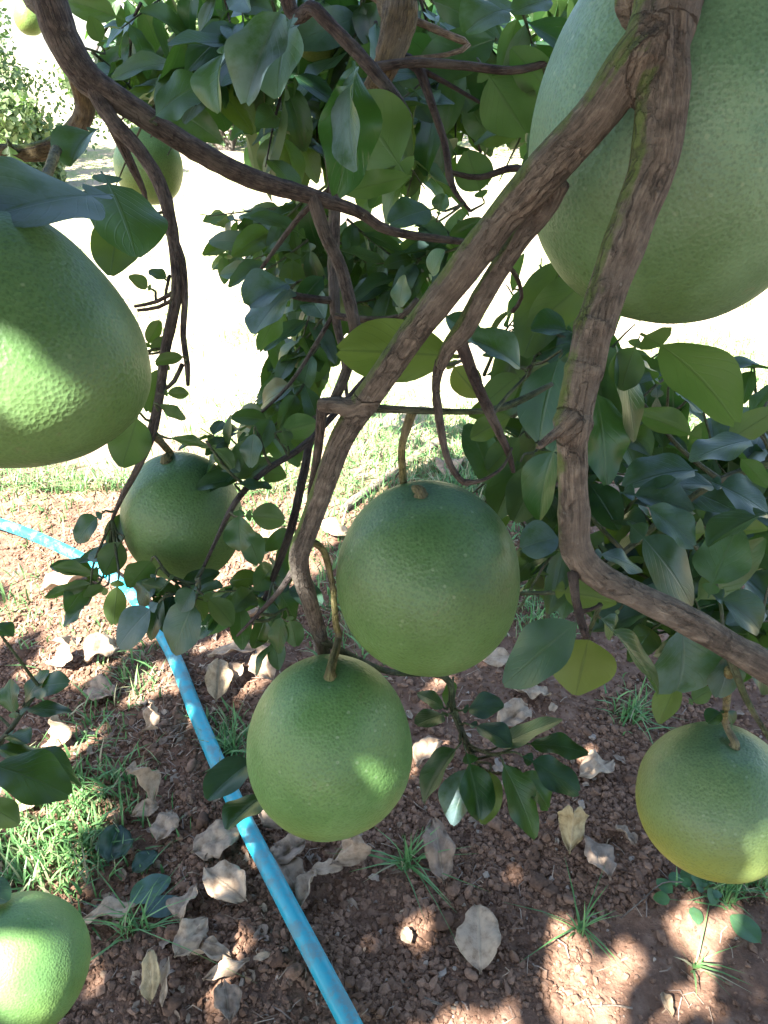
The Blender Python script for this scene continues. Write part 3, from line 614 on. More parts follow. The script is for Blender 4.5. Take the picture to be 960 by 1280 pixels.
def put_leaf(parent, bx, by, bd, tx, ty, td, wr, back, roll, curl, yel, dust_sheen, single=True):
    if not back: roll = min(62, abs(roll) + 22 + 10 * dust_sheen)
    b = W(bx, by, bd); t = W(tx, ty, td); d = t - b; L = d.length * (1 + .045 * curl * curl)
    mid = (b + t) * .5; view = (CAM - mid).normalized()
    n = view - d.normalized() * view.dot(d.normalized()); n.normalize()
    # turn the blade about its own axis, tops towards the sky
    cand = [Quaternion(d.normalized(), s * rad(roll)) @ n for s in (1, -1)]
    cand.sort(key=lambda q: q.z)
    n = cand[1] if (not back and yel > -.45) else cand[0]
    wr2 = wr / max(.35, math.cos(rad(roll)))
    if back: n = -n
    dr = Quaternion(d.cross(n).normalized(), curl * .5) @ d.normalized()
    a = V(dr); chk = Quaternion(d.cross(n).normalized(), -curl * .5) @ d.normalized()
    d0 = a if a.dot(n) > chk.dot(n) else chk
    lv = Leaves()
    n0 = n - d0 * n.dot(d0)
    lv.add(b, d0, n0, L, min(wr2, 1.05), curl + R.uniform(-.1, .25), R.choice([.12, .25, .4, .65]), R.uniform(.02, .07), 14, 6, wing=R.random() < .5,
           tint=(min(1, max(0, R.uniform(.2, .8) + yel * .5)), dust_sheen, max(0, yel)), notch=.03 if R.random() < .5 else 0, twist=R.uniform(-.25, .25), q=R.uniform(.56, .7), p=R.uniform(.82, 1.0))
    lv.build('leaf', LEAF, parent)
n_stalk = 0
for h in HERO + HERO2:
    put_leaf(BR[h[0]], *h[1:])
    b = W(*h[1:4]); P, r = min(SAM[h[0]], key=lambda q: (q[0] - b).length)
    ln = (P - b).length
    if r + .004 < ln < .10 and n_stalk < 98:
        td = (W(*h[4:7]) - b).normalized(); n_stalk += 1
        t = Tubes(); t.add([(P, .0019), (P.lerp(b, .5) + V((0, 0, -.06 * ln)) + rv(.04 * ln), .0015), (b - td * min(.006, ln * .2), .0012), (b + td * .002, .0010)], 6, .006, .15, 2, seed=n_stalk)
        t.build('leaf_stalk', TWIG_GN, BR[h[0]])

# ------------------------------------------------------------------ leafy twigs behind
def inside(poly, x, y):
    c = False; n = len(poly)
    for i in range(n):
        x1, y1 = poly[i]; x2, y2 = poly[(i + 1) % n]
        if (y1 > y) != (y2 > y) and x < (x2 - x1) * (y - y1) / (y2 - y1) + x1: c = not c
    return c
def sprig(path, nleaf, L, mat=TWIG_GN, r0=5, upb=.8, spread=1.0, keep=None, yel=.03, wr=.44):
    pts = [(W(x, y, d), r0 * .5 * d / F * (1 - .7 * i / (len(path) - 1))) for i, (x, y, d) in enumerate(path)]
    t = Tubes(); sp = t.add(pts, 6, .02, .06, 2, seed=R.randint(0, 999))
    tw = t.build('twig', mat, tree)
    lv = Leaves(); ang = R.uniform(0, 6.28)
    for k in range(nleaf):
        u = .08 + .92 * (k + R.uniform(-.2, .2)) / max(1, nleaf - 1); u = min(1, max(0, u))
        i = min(len(sp) - 2, int(u * (len(sp) - 1))); P = sp[i][0]; T = (sp[i + 1][0] - sp[i][0]).normalized()
        ang += 2.4; o = T.orthogonal().normalized(); o = Quaternion(T, ang) @ o
        d = (T * R.uniform(.2, .8) + o * R.uniform(.7, 1.0) * spread + V((0, 0, -.25)) + rv(.12)).normalized()
        n = V((0, 0, upb)) + rv(.35) + (CAM - P).normalized() * .35
        ln = L * R.uniform(.7, 1.15)
        if keep:
            e = P + d * ln * .6 - CAM; dp = e.dot(FW); X = 480 + F * e.dot(RT) / dp; Y = 640 - F * e.dot(UP) / dp
            if not keep(X, Y): continue
        lv.add(P, d, n, ln, wr * R.uniform(.85, 1.15), R.uniform(.1, 1.1), R.uniform(.15, .75), R.uniform(.01, .05), 7, 4,
               tint=(R.random(), R.random() ** 5 * .8, max(0, R.gauss(yel, .12))), twist=R.uniform(-.4, .4), wing=R.random() < .3)
    if lv.n: lv.build('foliage', LEAF, tw)
    else: pass
    return tw
TOP = [(86, -30), (92, 60), (130, 120), (190, 150), (255, 125), (330, 160), (300, 200), (270, 240), (300, 270), (430, 300), (400, 230), (440, 262), (520, 225), (560, 255), (560, 150), (690, 200), (720, 60), (760, -30)]
def keep_top(x, y): return inside(TOP, x, y)
for k in range(118):      # dense top
    while True:
        x, y = R.uniform(100, 730), R.uniform(-60, 170)
        if inside(TOP, x, max(y, 0)): break
    d = R.uniform(.95, 1.75); a = R.uniform(.6, 2.6); ln = R.uniform(90, 170) / d
    path = [(x, y - 20, d), (x + .5 * ln * math.cos(a), y - 20 + .5 * ln * math.sin(a) * .8, d + .03), (x + ln * math.cos(a), y - 20 + ln * math.sin(a), d + R.uniform(-.08, .12))]
    sprig(path, R.randint(7, 11), R.uniform(.085, .125), TWIG_GN if R.random() < .6 else TWIG_DK, keep=keep_top, yel=.03)
MID = [(268, 262), (258, 320), (300, 345), (330, 330), (345, 400), (330, 430), (345, 470), (300, 520), (300, 560), (380, 560), (420, 500), (412, 440), (440, 400), (540, 400), (560, 330), (640, 280), (560, 262), (470, 290), (400, 250)]
def keep_mid(x, y): return inside(MID, x, y)
MIDP = [  # sprays hanging in the middle distance
 [(400, 240, 1.3), (340, 270, 1.35), (270, 320, 1.4)], [(390, 255, 1.25), (330, 262, 1.3), (262, 270, 1.3)], [(410, 270, 1.3), (350, 310, 1.35), (290, 335, 1.4)],
 [(380, 250, 1.2), (340, 290, 1.22), (300, 330, 1.25)], [(415, 330, 1.2), (360, 370, 1.2), (330, 420, 1.2)], [(415, 290, 1.4), (380, 350, 1.4), (360, 410, 1.4)],
 [(418, 380, 1.1), (370, 440, 1.1), (330, 500, 1.12)], [(415, 400, 1.15), (380, 450, 1.15), (355, 500, 1.15)], [(400, 430, 1.05), (350, 500, 1.05), (315, 555, 1.05)], [(395, 470, 1.1), (340, 520, 1.1), (310, 550, 1.1)],
 [(420, 300, 1.3), (460, 330, 1.3), (500, 380, 1.3)], [(440, 280, 1.2), (490, 320, 1.2), (540, 350, 1.2)], [(470, 290, 1.3), (460, 340, 1.3), (450, 390, 1.3)], [(560, 290, 1.1), (520, 330, 1.1), (480, 370, 1.1)],
 [(600, 300, 1.05), (540, 320, 1.1), (470, 330, 1.1)], [(420, 330, 1.4), (440, 370, 1.4), (430, 420, 1.4)], [(520, 280, 1.1), (560, 300, 1.1), (610, 290, 1.1)],
 [(400, 300, 1.3), (390, 350, 1.3), (385, 395, 1.3)], [(440, 380, 1.2), (490, 372, 1.2), (540, 390, 1.2)],
 [(385, 300, 1.15), (345, 330, 1.15), (318, 345, 1.15)], [(405, 345, 1.1), (385, 400, 1.1), (370, 455, 1.1)], [(380, 480, 1.0), (345, 530, 1.0), (310, 565, 1.0)], [(420, 380, 1.35), (400, 430, 1.35), (350, 450, 1.35)]]
for p in MIDP + [[(x + R.uniform(-16, 16), y + R.uniform(-14, 14), d + .25) for x, y, d in q] for q in MIDP]:
    sprig(p, R.randint(11, 15), R.uniform(.065, .09), TWIG_GN, keep=keep_mid, yel=.05, r0=4)
LOW = [[(364, 660, .95), (345, 700, .95), (335, 760, .95)], [(340, 730, .95), (300, 755, .95), (262, 770, .95)], [(344, 715, .93), (320, 735, .93), (265, 740, .93)], [(300, 600, .85), (285, 560, .85), (250, 535, .86)], [(330, 590, .85), (300, 560, .86), (280, 540, .86)],
 [(152, 640, .88), (140, 690, .88), (100, 735, .88)], [(190, 745, .80), (215, 742, .80), (262, 752, .80)], [(320, 745, .92), (345, 790, .92), (330, 815, .92)]]
for p in LOW:
    sprig(p, R.randint(6, 9), R.uniform(.045, .06), TWIG_GN, yel=.05, r0=4, wr=.52)
RIGHT = [(600, 420), (600, 520), (620, 640), (650, 700), (660, 740), (740, 760), (800, 800), (900, 860), (970, 860), (970, 450), (900, 470), (880, 500), (800, 430), (790, 500), (760, 400), (700, 330), (640, 330)]
def keep_r(x, y): return inside(RIGHT, x, y)
for k in range(62):
    while True:
        x, y = R.uniform(610, 980), R.uniform(340, 800)
        if inside(RIGHT, x, y): break
    d = R.uniform(.82, 1.15); a = R.uniform(0, 6.28); ln = R.uniform(70, 130)
    sprig([(x - ln * .5 * math.cos(a), y - ln * .5 * math.sin(a), d + .03), (x, y - 8, d), (x + ln * .5 * math.cos(a), y + ln * .5 * math.sin(a), d)], R.randint(5, 8), R.uniform(.075, .11), TWIG_GN, keep=keep_r, yel=.08)

# ------------------------------------------------------------------ overhead crown, with gaps where the sun comes through
# (pixel x, y, depth or None for the ground, gap radius)
GAPS = [(44, 474, .455, .026), (0, 480, .455, .026), (25, 1240, .93, .0286), (945, 1055, .80, .016), (467, 705, .63, .010), (498, 962, .70, .012), (175, 625, .97, .02), (175, 640, .97, .018)]
for x, y, r in [(688, 1172, .012), (704, 1202, .016), (722, 1234, .018), (745, 1266, .016), (783, 1192, .004), (790, 1208, .002), (846, 1156, .004), (876, 1170, .014), (905, 1164, .006), (872, 1206, .008), (876, 1244, .012), (645, 1085, .004),
                (610, 1288, .02), (565, 1300, .02), (288, 1120, .012), (312, 1096, .004), (322, 1060, .004), (262, 1205, .004), (130, 1285, .03), (235, 1190, .006),
                (40, 650, .12), (110, 690, .10), (60, 740, .07), (110, 760, .05), (110, 825, .05), (70, 830, .04), (20, 700, .10), (100, 560, .18), (40, 600, .15), (230, 690, .05), (300, 800, .03), (340, 700, .05), (330, 850, .02), (200, 850, .03), (90, 930, .025), (0, 780, .08), (165, 760, .03),
                (560, 560, .09), (600, 560, .06), (480, 560, .08), (650, 850, .03), (635, 872, .03), (600, 835, .03), (700, 880, .03), (540, 950, .015), (830, 470, .12), (780, 500, .08), (900, 440, .12), (360, 1010, .012), (75, 1045, .03), (125, 1010, .02), (40, 975, .03), (100, 1090, .015), (275, 560, .12), (240, 900, .015), (60, 1010, .02), (150, 610, .1), (420, 640, .05)]:
    GAPS.append((x, y, None, r))
gp = np.array([(W(x, y, d) if d else G(x, y))[:] for x, y, d, r in GAPS]); gr_ = np.array([r for *_, r in GAPS])
S = np.array(SUN)
FRUIT = [(852, 168, .53, .105), (18, 430, .53, .09), (535, 722, .69, .088), (412, 930, .74, .09), (228, 646, .9, .077), (894, 998, .80, .08), (22, 1206, 1.0, .087)]
keepg = []
for i, (x, y, d, r) in enumerate(GAPS):
    rel = [np.array(W(a, b, c)[:]) - gp[i] for a, b, c, _ in FRUIT]
    hit = any((q @ S) > 0 and np.linalg.norm(q - (q @ S) * S) < fr_[3] + r * .5 + .015 for q, fr_ in zip(rel, FRUIT))
    if (d or not hit): keepg.append(i)
print('sun gaps kept', len(keepg), 'of', len(GAPS), [GAPS[i] for i in range(len(GAPS)) if i not in keepg])
gm_ = np.array([.014 if (d and r < .0285) else (.032 if r < .021 else .040) for x, y, d, r in GAPS])
gp = gp[keepg]; gr_ = gr_[keepg]; gm_ = gm_[keepg]
def crown(n):
    c = np.stack([NR.uniform(-3.3, 1.7, n), NR.uniform(-2.5, 1.22, n), NR.uniform(1.95, 2.75, n)], 1)
    gx_ = c[:, 0] - S[0] / S[2] * c[:, 2]; gy_ = c[:, 1] - S[1] / S[2] * c[:, 2]
    edge = gy_ < 1.60 + .75 * np.clip(gx_ * 1.6 + .55, 0, 1) + .18 * np.sin(gx_ * 4.1 + 1) + .09 * np.sin(gx_ * 11)
    c = c[edge]
    rel = c[:, None, :] - gp[None]; al = rel @ S
    dist = np.linalg.norm(rel - al[..., None] * S, axis=2)
    ok = ~((dist < gr_[None] + gm_[None]) & (al > 0)).any(1)
    c = c[ok]; n = len(c)
    d = NR.normal(size=(n, 3)); d[:, 2] *= .45; d[:, 2] -= .15; d /= np.linalg.norm(d, axis=1)[:, None]
    nn = NR.normal(size=(n, 3)) * .55 + S * 1.0; nn -= d * (nn * d).sum(1)[:, None]; nn /= np.linalg.norm(nn, axis=1)[:, None]
    s = np.cross(d, nn); L = NR.uniform(.08, .125, n)[:, None]; Wd = L * NR.uniform(.26, .34, n)[:, None]
    rows = [(0, .05), (.22, .8), (.6, 1.0), (.88, .6), (1.0, .05)]
    vs = []; uv = []
    for t, k in rows:
        for q in (-1, 0, 1):
            vs.append(c + d * L * (t - .5) + s * Wd * k * q + nn * L * (-.18 * t * t + .12 * abs(q) * k * .5)); uv.append((q * .5 + .5, t))
    vs = np.stack(vs, 1).reshape(-1, 3); m_ = len(rows) * 3
    f0 = np.array([(i * 3 + j, i * 3 + j + 1, i * 3 + j + 4, i * 3 + j + 3) for i in range(len(rows) - 1) for j in range(2)])
    fs = (f0[None] + (np.arange(n) * m_)[:, None, None]).reshape(-1, 4)
    tint = np.repeat(np.stack([NR.random(n), NR.random(n) * .4, np.zeros(n), np.ones(n)], 1), m_, 0)
    return mesh_obj('crown', vs, fs, LEAF, tree, uv=np.tile(np.array(uv), (n, 1)), attrs={'tint': ('FLOAT_COLOR', tint)})
crown(30000)
for k in range(12):
    a = R.uniform(0, 6.28); e = V((R.uniform(-.4, 2.4), R.uniform(-2.4, -1.2), R.uniform(2.1, 2.5)))
    b = CROTCH + V((0, 0, -.05)); mid = (b + e) * .5 + V((0, 0, .25))
    t = Tubes(); t.add([(b, .035), (mid, .02), (e, .006)], 8, .05, .08, 3, seed=k); t.build('branch', BARK, tree)

# ------------------------------------------------------------------ pomelos
def pomelo(label, cx, cy, d, wpx, ratio, pear, mat, axis=(0, 0, 1), stalk=None, seg=96, rings=72, dim=.02, nip=0, seed=0, calyx=True, lump=.012):
    """wpx: width in pixels; ratio: height / width; axis: towards the stalk."""
    c = W(cx, cy, d); Rm = wpx * .5 * d / F; H = Rm * 2 * ratio; ax = V(axis).normalized()
    base = c - ax * H * .5
    root = empty('pomelo', base); tag(root, label, 'pomelo', 'pomelos hanging from the tree')
    q = V((0, 0, 1)).rotation_difference(ax); vs = []; fs = []
    prof = []
    for i in range(rings + 1):
        ph = math.pi * i / rings
        cz = math.cos(ph)
        r = math.sin(ph) ** .94 * (1 - pear * (cz * .5 + .5) ** 1.3 * 1.0)
        z = cz * .5
        z += -dim * math.exp(-(r / .22) ** 2) * (1 if cz > 0 else -.6)
        if nip and cz < 0: z -= nip * math.exp(-(r / .09) ** 2)
        prof.append((r, z))
    mx = max(p[0] for p in prof); sd = seed * 3.7
    for i, (r, z) in enumerate(prof):
        for j in range(seg):
            a = 2 * math.pi * j / seg
            u = V((math.cos(a) * r / mx, math.sin(a) * r / mx, z * 2))
            k = 1 + lump * mnoise.noise(u * 1.3 + V((sd, 0, 0))) * 2 + lump * .5 * mnoise.noise(u * 4 + V((sd, 5, 0)))
            p = V((u.x * Rm * k, u.y * Rm * k, z * H * (1 + (k - 1) * .6)))
            vs.append((c + q @ p)[:])
    for i in range(rings):
        for j in range(seg):
            a = i * seg + j; b = i * seg + (j + 1) % seg
            fs.append((a, a + seg, b + seg, b))
    mesh_obj('rind', vs, fs, mat, root)
    top = c + ax * (H * (.5 - dim))
    if stalk:
        t = Tubes(); pts = [(p, r) for p, r in stalk]
        t.add(pts + [(top + ax * .004, stalk[-1][1] * 1.25), (top - ax * .006, stalk[-1][1] * 1.7)], 12, .004, .12, 3, seed=seed); t.build('stalk', STALK, root)
    if calyx:
        t = Tubes(); r0 = (stalk[-1][1] if stalk else .004)
        t.add([(top - ax * .004, r0 * 1.9), (top + ax * .0010, r0 * 1.7), (top + ax * .003, r0 * 1.2)], 14, .001, .22, 0, seed=seed + 5); t.build('calyx', STALK, root)
    return root
pomelo('huge dull green pomelo behind the mossy forked limb, largest fruit of all', 852, 168, .53, 374, 1.24, .14, RIND_BIG, axis=(-.05, .02, 1), stalk=[(W(850, -130, .50), .006), (W(850, -105, .52), .005)], seg=160, rings=120, seed=1, nip=0)
pomelo('big pear shaped pomelo under sky-tinted leaves with a broad sunlit patch', 15, 422, .53, 328, .95, .46, RIND, axis=(.05, .12, 1), stalk=[(W(70, 188, .72), .005), (W(50, 230, .6), .004)], seg=128, rings=96, seed=2, nip=.07)
pomelo('round green pomelo hanging above and behind the lower one on a curved stalk', 535, 722, .69, 228, 1.09, .05, RIND, axis=(-.10, 0, 1), stalk=[(W(515, 515, .61), .0042), (W(503, 555, .63), .0032), (W(503, 585, .66), .0032), (W(507, 610, .685), .0038)], seg=128, rings=96, seed=3)
pomelo('egg shaped green pomelo hanging lowest on the thin end of the mossy limb', 412, 930, .74, 207, 1.15, .13, RIND_LIGHT, axis=(.04, 0, 1), stalk=[(W(386, 676, .655), .0036), (W(404, 688, .665), .003), (W(415, 730, .68), .0027), (W(420, 780, .71), .003), (W(423, 798, .735), .0036)], seg=128, rings=96, seed=4)
pomelo('smaller round green pomelo partly hidden by leaves, above the bend of the pipe', 228, 646, .90, 148, 1.10, .05, RIND, axis=(-.12, 0, 1), stalk=[(W(190, 540, .82), .005), (W(204, 556, .85), .004), (W(213, 567, .88), .004)], seg=96, rings=72, seed=5)
pomelo('ripening pomelo with a yellow underside hanging low over bare soil', 894, 998, .80, 190, .96, .07, RIND_YEL, axis=(.06, .05, 1), stalk=[(W(912, 838, .515), .0035), (W(908, 880, .68), .003), (W(907, 905, .77), .0032)], seg=112, rings=84, seed=6)
pomelo('small pomelo with a sunlit lower side, lowest of all, beside the grass patch', 22, 1206, 1.0, 166, 1.03, .04, RIND_LIGHT, axis=(-.8, -.05, .6), stalk=[(W(-40, 1135, 1.0), .004), (W(-60, 1160, 1.0), .004)], seg=96, rings=72, seed=7)
pomelo('pale pomelo hidden behind the thin dark branches, against sunlit ground', 186, 208, 1.5, 84, 1.08, .05, RIND_LIGHT, stalk=[(W(180, 120, 1.4), .005), (W(185, 150, 1.48), .004)], seg=64, rings=48, seed=8)
pomelo('pale small pomelo among the topmost leaves beside the dark hanging limb', 396, 40, 1.15, 64, 1.05, .05, RIND_LIGHT, stalk=[(W(396, -30, 1.1), .004), (W(396, -5, 1.14), .004)], seg=64, rings=48, seed=9)
pomelo('small sunlit pomelo by the thick branch top, before the far bushes', 36, 22, 1.7, 36, 1.1, .05, RIND_LIGHT, stalk=[(W(36, -40, 1.6), .004), (W(36, -10, 1.68), .004)], seg=48, rings=36, seed=10)

# ------------------------------------------------------------------ ground
def ground_h(x, y):
    v = V((x, y, 0))
    h = .020 * mnoise.noise(v * 1.1) + .018 * mnoise.noise(v * 3.3 + V((7, 0, 0)))
    dd = math.hypot(x, y - 1)
    k = max(0.0, 1 - dd / 6)
    h += k * (.010 * mnoise.noise(v * 9) + .007 * mnoise.noise(v * 22) + .004 * mnoise.noise(v * 48))
    return h
def axis_steps(lo, hi, fine, far):
    a = list(np.arange(lo, hi, fine)); s = fine; x = hi
    while x < far: a.append(x); s *= 1.12; x += s
    a.append(far); s = fine; x = lo - fine; b = []
    while x > -far: b.append(x); s *= 1.12; x -= s
    b.append(-far); return b[::-1] + a
gx = axis_steps(-1.7, 1.7, .013, 260); gy = axis_steps(.35, 3.2, .013, 260)
vs = [(x, y, ground_h(x, y)) for y in gy for x in gx]
nx, ny = len(gx), len(gy)
i0 = (np.arange(ny - 1)[:, None] * nx + np.arange(nx - 1)[None]).ravel()
gd = mesh_obj('ground', vs, np.stack([i0, i0 + 1, i0 + nx + 1, i0 + nx], 1), SOIL); gd['kind'] = 'structure'
def GP(x, y, up=0.0):
    p = G(x, y); p = G(x, y, ground_h(p.x, p.y)); return V((p.x, p.y, ground_h(p.x, p.y) + up))

# soil clods
def ico(sub):
    import bmesh
    bm = bmesh.new(); bmesh.ops.create_icosphere(bm, subdivisions=sub, radius=1)
    v = np.array([p.co[:] for p in bm.verts]); f = np.array([[q.index for q in x.verts] for x in bm.faces]); bm.free(); return v, f
def scatter_clods(name, n, smin, smax, sub, ysel, mat, power=2.2, xr=1.3):
    tv, tf = ico(sub); P = []
    while len(P) < n:
        y = R.uniform(*ysel); x = R.uniform(-1, 1) * (.28 + .52 * y)
        if R.random() > math.exp(-max(0, y - .8) * 1.1): continue
        if mnoise.noise(V((x * 2.6, y * 2.6, 3))) + .5 * mnoise.noise(V((x * 8, y * 8, 5))) < .0 and R.random() < .75: continue
        if x > .1 and y < .78 and R.random() < .75: continue
        P.append((x, y))
    sc_ = smin * (1 - NR.random(n) * (1 - (smin / smax) ** power)) ** (-1 / power)
    base = np.array([(x, y, ground_h(x, y)) for x, y in P]); base[:, 2] += sc_ * .22
    q = NR.normal(size=(n, 4)); q /= np.linalg.norm(q, axis=1)[:, None]; w_, a, b, c = q.T
    Rm = np.stack([1 - 2 * (b * b + c * c), 2 * (a * b - c * w_), 2 * (a * c + b * w_), 2 * (a * b + c * w_), 1 - 2 * (a * a + c * c), 2 * (b * c - a * w_), 2 * (a * c - b * w_), 2 * (b * c + a * w_), 1 - 2 * (a * a + b * b)], 1).reshape(n, 3, 3)
    k3 = NR.normal(size=(n, 5, 3)) * 1.7; p3 = NR.uniform(0, 6.28, (n, 1, 5))
    lump = (np.sin(np.einsum('vc,nkc->nvk', tv, k3) + p3) * .16).sum(2, keepdims=True)
    k4 = NR.normal(size=(n, 5, 3)) * 5; lump = lump + (np.sin(np.einsum('vc,nkc->nvk', tv, k4) + p3) * .05).sum(2, keepdims=True)
    v = tv[None] * np.maximum(.35, 1 + lump + NR.normal(0, .05, (n, len(tv), 1))) * NR.uniform(.6, 1.25, (n, 1, 3))
    v = np.einsum('nij,nkj->nki', Rm, v) * sc_[:, None, None] * np.array([1, 1, .8]) + base[:, None]
    tint = np.repeat(np.stack([NR.random(n), NR.random(n), NR.random(n), np.ones(n)], 1), len(tv), 0)
    o = mesh_obj(name, v.reshape(-1, 3), (tf[None] + (np.arange(n) * len(tv))[:, None, None]).reshape(-1, 3), mat, attrs={'tint': ('FLOAT_COLOR', tint)}, smooth=sub > 2)
    return tag(o, 'reddish brown crumbs and clods of dry soil under the tree', 'soil', kind='stuff')
scatter_clods('soil_crumbs', 76000, .0022, .009, 1, (.4, 2.3), CLOD, 1.9)
o = scatter_clods('soil_clods', 330, .007, .018, 3, (.45, 2.0), CLOD, 2.8); o['label'] = 'larger lumps of reddish brown soil scattered over the bare ground'

# ------------------------------------------------------------------ grass
def blades(P, hmin, hmax, wid, straw, lean=.6):
    """P: (n,3) roots"""
    n = len(P); a = NR.uniform(0, 6.28, n); h = NR.uniform(hmin, hmax, n); ln = np.abs(NR.normal(.55, .35, n)) * lean / .6
    d = np.stack([np.cos(a), np.sin(a), np.zeros(n)], 1); s = np.stack([-np.sin(a + NR.uniform(-.8, .8, n)), np.cos(a), np.zeros(n)], 1)
    w_ = NR.uniform(.6, 1.2, n) * wid; vs = []
    for t, k in ((0, .8), (.35, 1.0), (.7, .75), (1.0, .08)):
        c = P + d * (ln * h * t * t)[:, None]; c = c + np.stack([0 * h, 0 * h, h * (t - .28 * ln * t * t)], 1)
        vs += [c - s * (w_ * k)[:, None], c + s * (w_ * k)[:, None]]
    v = np.stack(vs, 1)
    f0 = np.array([(i * 2, i * 2 + 1, i * 2 + 3, i * 2 + 2) for i in range(3)])
    f = (f0[None] + (np.arange(n) * 8)[:, None, None]).reshape(-1, 4)
    tint = np.repeat(np.stack([NR.random(n), straw, np.zeros(n), np.ones(n)], 1), 8, 0)
    return v.reshape(-1, 3), f, tint
def patch(cx, cy, rx, ry, n):
    out = []
    for _ in range(n):
        x, y = R.gauss(cx, rx * .5), R.gauss(cy, ry * .5)
        if y < 130: continue
        out.append(GP(x, y, -.004)[:])
    return out
roots = []
for a in [(80, 1050, 95, 90, 520), (40, 1080, 90, 70, 330), (130, 1000, 70, 40, 130), (40, 600, 110, 80, 450), (30, 760, 60, 70, 160), (165, 850, 40, 40, 110), (110, 900, 50, 40, 60),
          (540, 560, 150, 90, 1600), (600, 600, 90, 70, 700), (470, 640, 120, 110, 900), (430, 760, 60, 80, 300), (340, 640, 60, 90, 300), (660, 640, 60, 120, 500), (680, 760, 60, 50, 300), (250, 520, 80, 60, 300), (280, 580, 90, 90, 300),
          (900, 470, 120, 80, 900), (820, 520, 80, 60, 500), (290, 925, 30, 40, 120), (790, 890, 30, 30, 60), (920, 1110, 60, 12, 110), (130, 960, 90, 60, 90), (150, 790, 90, 40, 110), (700, 690, 40, 60, 250)]:
    roots += patch(*a)
roots = np.array(roots); v, f, t = blades(roots, .02, .065, .0023, (NR.random(len(roots)) < .22) * NR.random(len(roots)))
tag(mesh_obj('grass', v, f, GRASS, attrs={'tint': ('FLOAT_COLOR', t)}, smooth=False), 'short green grass growing in patches on the soil near the pipe', 'grass', kind='stuff')
# open field beyond: clumpy grass and straw
fr = []
while len(fr) < 26000:
    y = 2.2 + R.random() ** 1.8 * 9; x = R.uniform(-1, 1) * (.8 + y * .62)
    if mnoise.noise(V((x * 1.7, y * 1.7, 9))) + .5 * mnoise.noise(V((x * 6, y * 6, 2))) < R.uniform(-.25, .35): continue
    fr.append((x, y, ground_h(x, y) - .004))
fr = np.array(fr); v, f, t = blades(fr, .025, .09, .0022, (NR.random(len(fr)) < .45) * NR.uniform(.4, 1, len(fr)), .9)
tag(mesh_obj('field_grass', v, f, GRASS, attrs={'tint': ('FLOAT_COLOR', t)}, smooth=False), 'sunlit dry and green grass over the open ground beyond the tree', 'grass', kind='stuff')
# straw and bits of litter lying flat
n = 1900; st = []
for _ in range(n):
    x, y = (R.gauss(220, 160), R.gauss(800, 110)) if R.random() < .85 else (R.uniform(0, 960), R.uniform(620, 1280))
    st.append(GP(x, max(600, y), .004)[:])
st = np.array(st); a = NR.uniform(0, 6.28, n); L = NR.uniform(.008, .045, n); d = np.stack([np.cos(a), np.sin(a), NR.normal(0, .15, n)], 1); s = np.stack([-np.sin(a), np.cos(a), 0 * a], 1)
bend = NR.normal(0, .2, n)[:, None] * L[:, None] * s; wd = NR.uniform(.0004, .0011, n)[:, None]; up = np.array([0, 0, 1.0])
v = np.stack([st - d * L[:, None] * .5 - s * wd, st - d * L[:, None] * .5 + s * wd, st + bend - s * wd + up * .004, st + bend + s * wd + up * .004, st + d * L[:, None] * .5 - s * wd, st + d * L[:, None] * .5 + s * wd], 1)
f = (np.array([(0, 1, 3, 2), (2, 3, 5, 4)])[None] + (np.arange(n) * 6)[:, None, None]).reshape(-1, 4)
t = np.repeat(np.stack([NR.random(n), NR.random(n) * .8, 0 * a, 1 + 0 * a], 1), 6, 0)
tag(mesh_obj('straw_litter', v.reshape(-1, 3), f, DRY, attrs={'tint': ('FLOAT_COLOR', t)}, smooth=False), 'thin straw and dry stems strewn over the soil around the pipe', 'litter', kind='stuff')

lv = Leaves()
for k in range(420):
    x, y = (R.gauss(230, 110), R.gauss(1120, 90)) if R.random() < .5 else ((R.gauss(250, 120), R.gauss(830, 70)) if R.random() < .7 else (R.uniform(450, 950), R.uniform(820, 1100)))
    if y < 700 or y > 1290: continue
    p = GP(x, y, .004); a = R.uniform(0, 6.28)
    lv.add(p, V((math.cos(a), math.sin(a), R.uniform(-.1, .35))), V((R.gauss(0, .4), R.gauss(0, .4), 1)), R.choice([.008, .012, .016, .022, .03]), R.uniform(.4, .95), R.uniform(.2, 1.6), R.choice([.1, .4, 1.0]), .08, 6, 4,
           tint=(R.random(), R.random() * .6, 0), crumple=.10, q=R.uniform(.4, .8))
tag(lv.build('leaf_litter', DRY), 'broken bits of dry brown leaves littered over the soil', 'litter', kind='stuff')

# single tufts
def tuft(label, x, y, n, hmin, hmax, spread, lean=.9):
    p = GP(x, y)
    P = np.array([(p.x + R.gauss(0, spread), p.y + R.gauss(0, spread), p.z - .003) for _ in range(n)])
    v, f, t = blades(P, hmin, hmax, .0017, (NR.random(n) < .06) * .8, lean)
    o = mesh_obj('grass_tuft', v, f, GRASS, attrs={'tint': ('FLOAT_COLOR', t)}, loc=p)
    tag(o, label, 'grass tuft', 'single grass tufts on the bare soil')
tuft('green grass tuft on bare soil just below the lowest egg shaped pomelo', 510, 1085, 46, .04, .10, .006)
tuft('spidery grass tuft at the top of the broad sunlit soil patch', 724, 1165, 20, .03, .09, .005, 1.2)
tuft('sparse grass tuft standing in the sunlit soil beside a green fallen leaf', 866, 1210, 14, .03, .075, .004, 1.1)
tuft('dense grass tuft on soil under the ripening yellow pomelo', 906, 1125, 40, .03, .07, .008)
tuft('small grass tuft in shade under the yellowish hanging leaf', 790, 895, 30, .03, .08, .008, 1.1)
tuft('bright grass tuft against the side of the blue pipe', 288, 940, 40, .03, .08, .010)
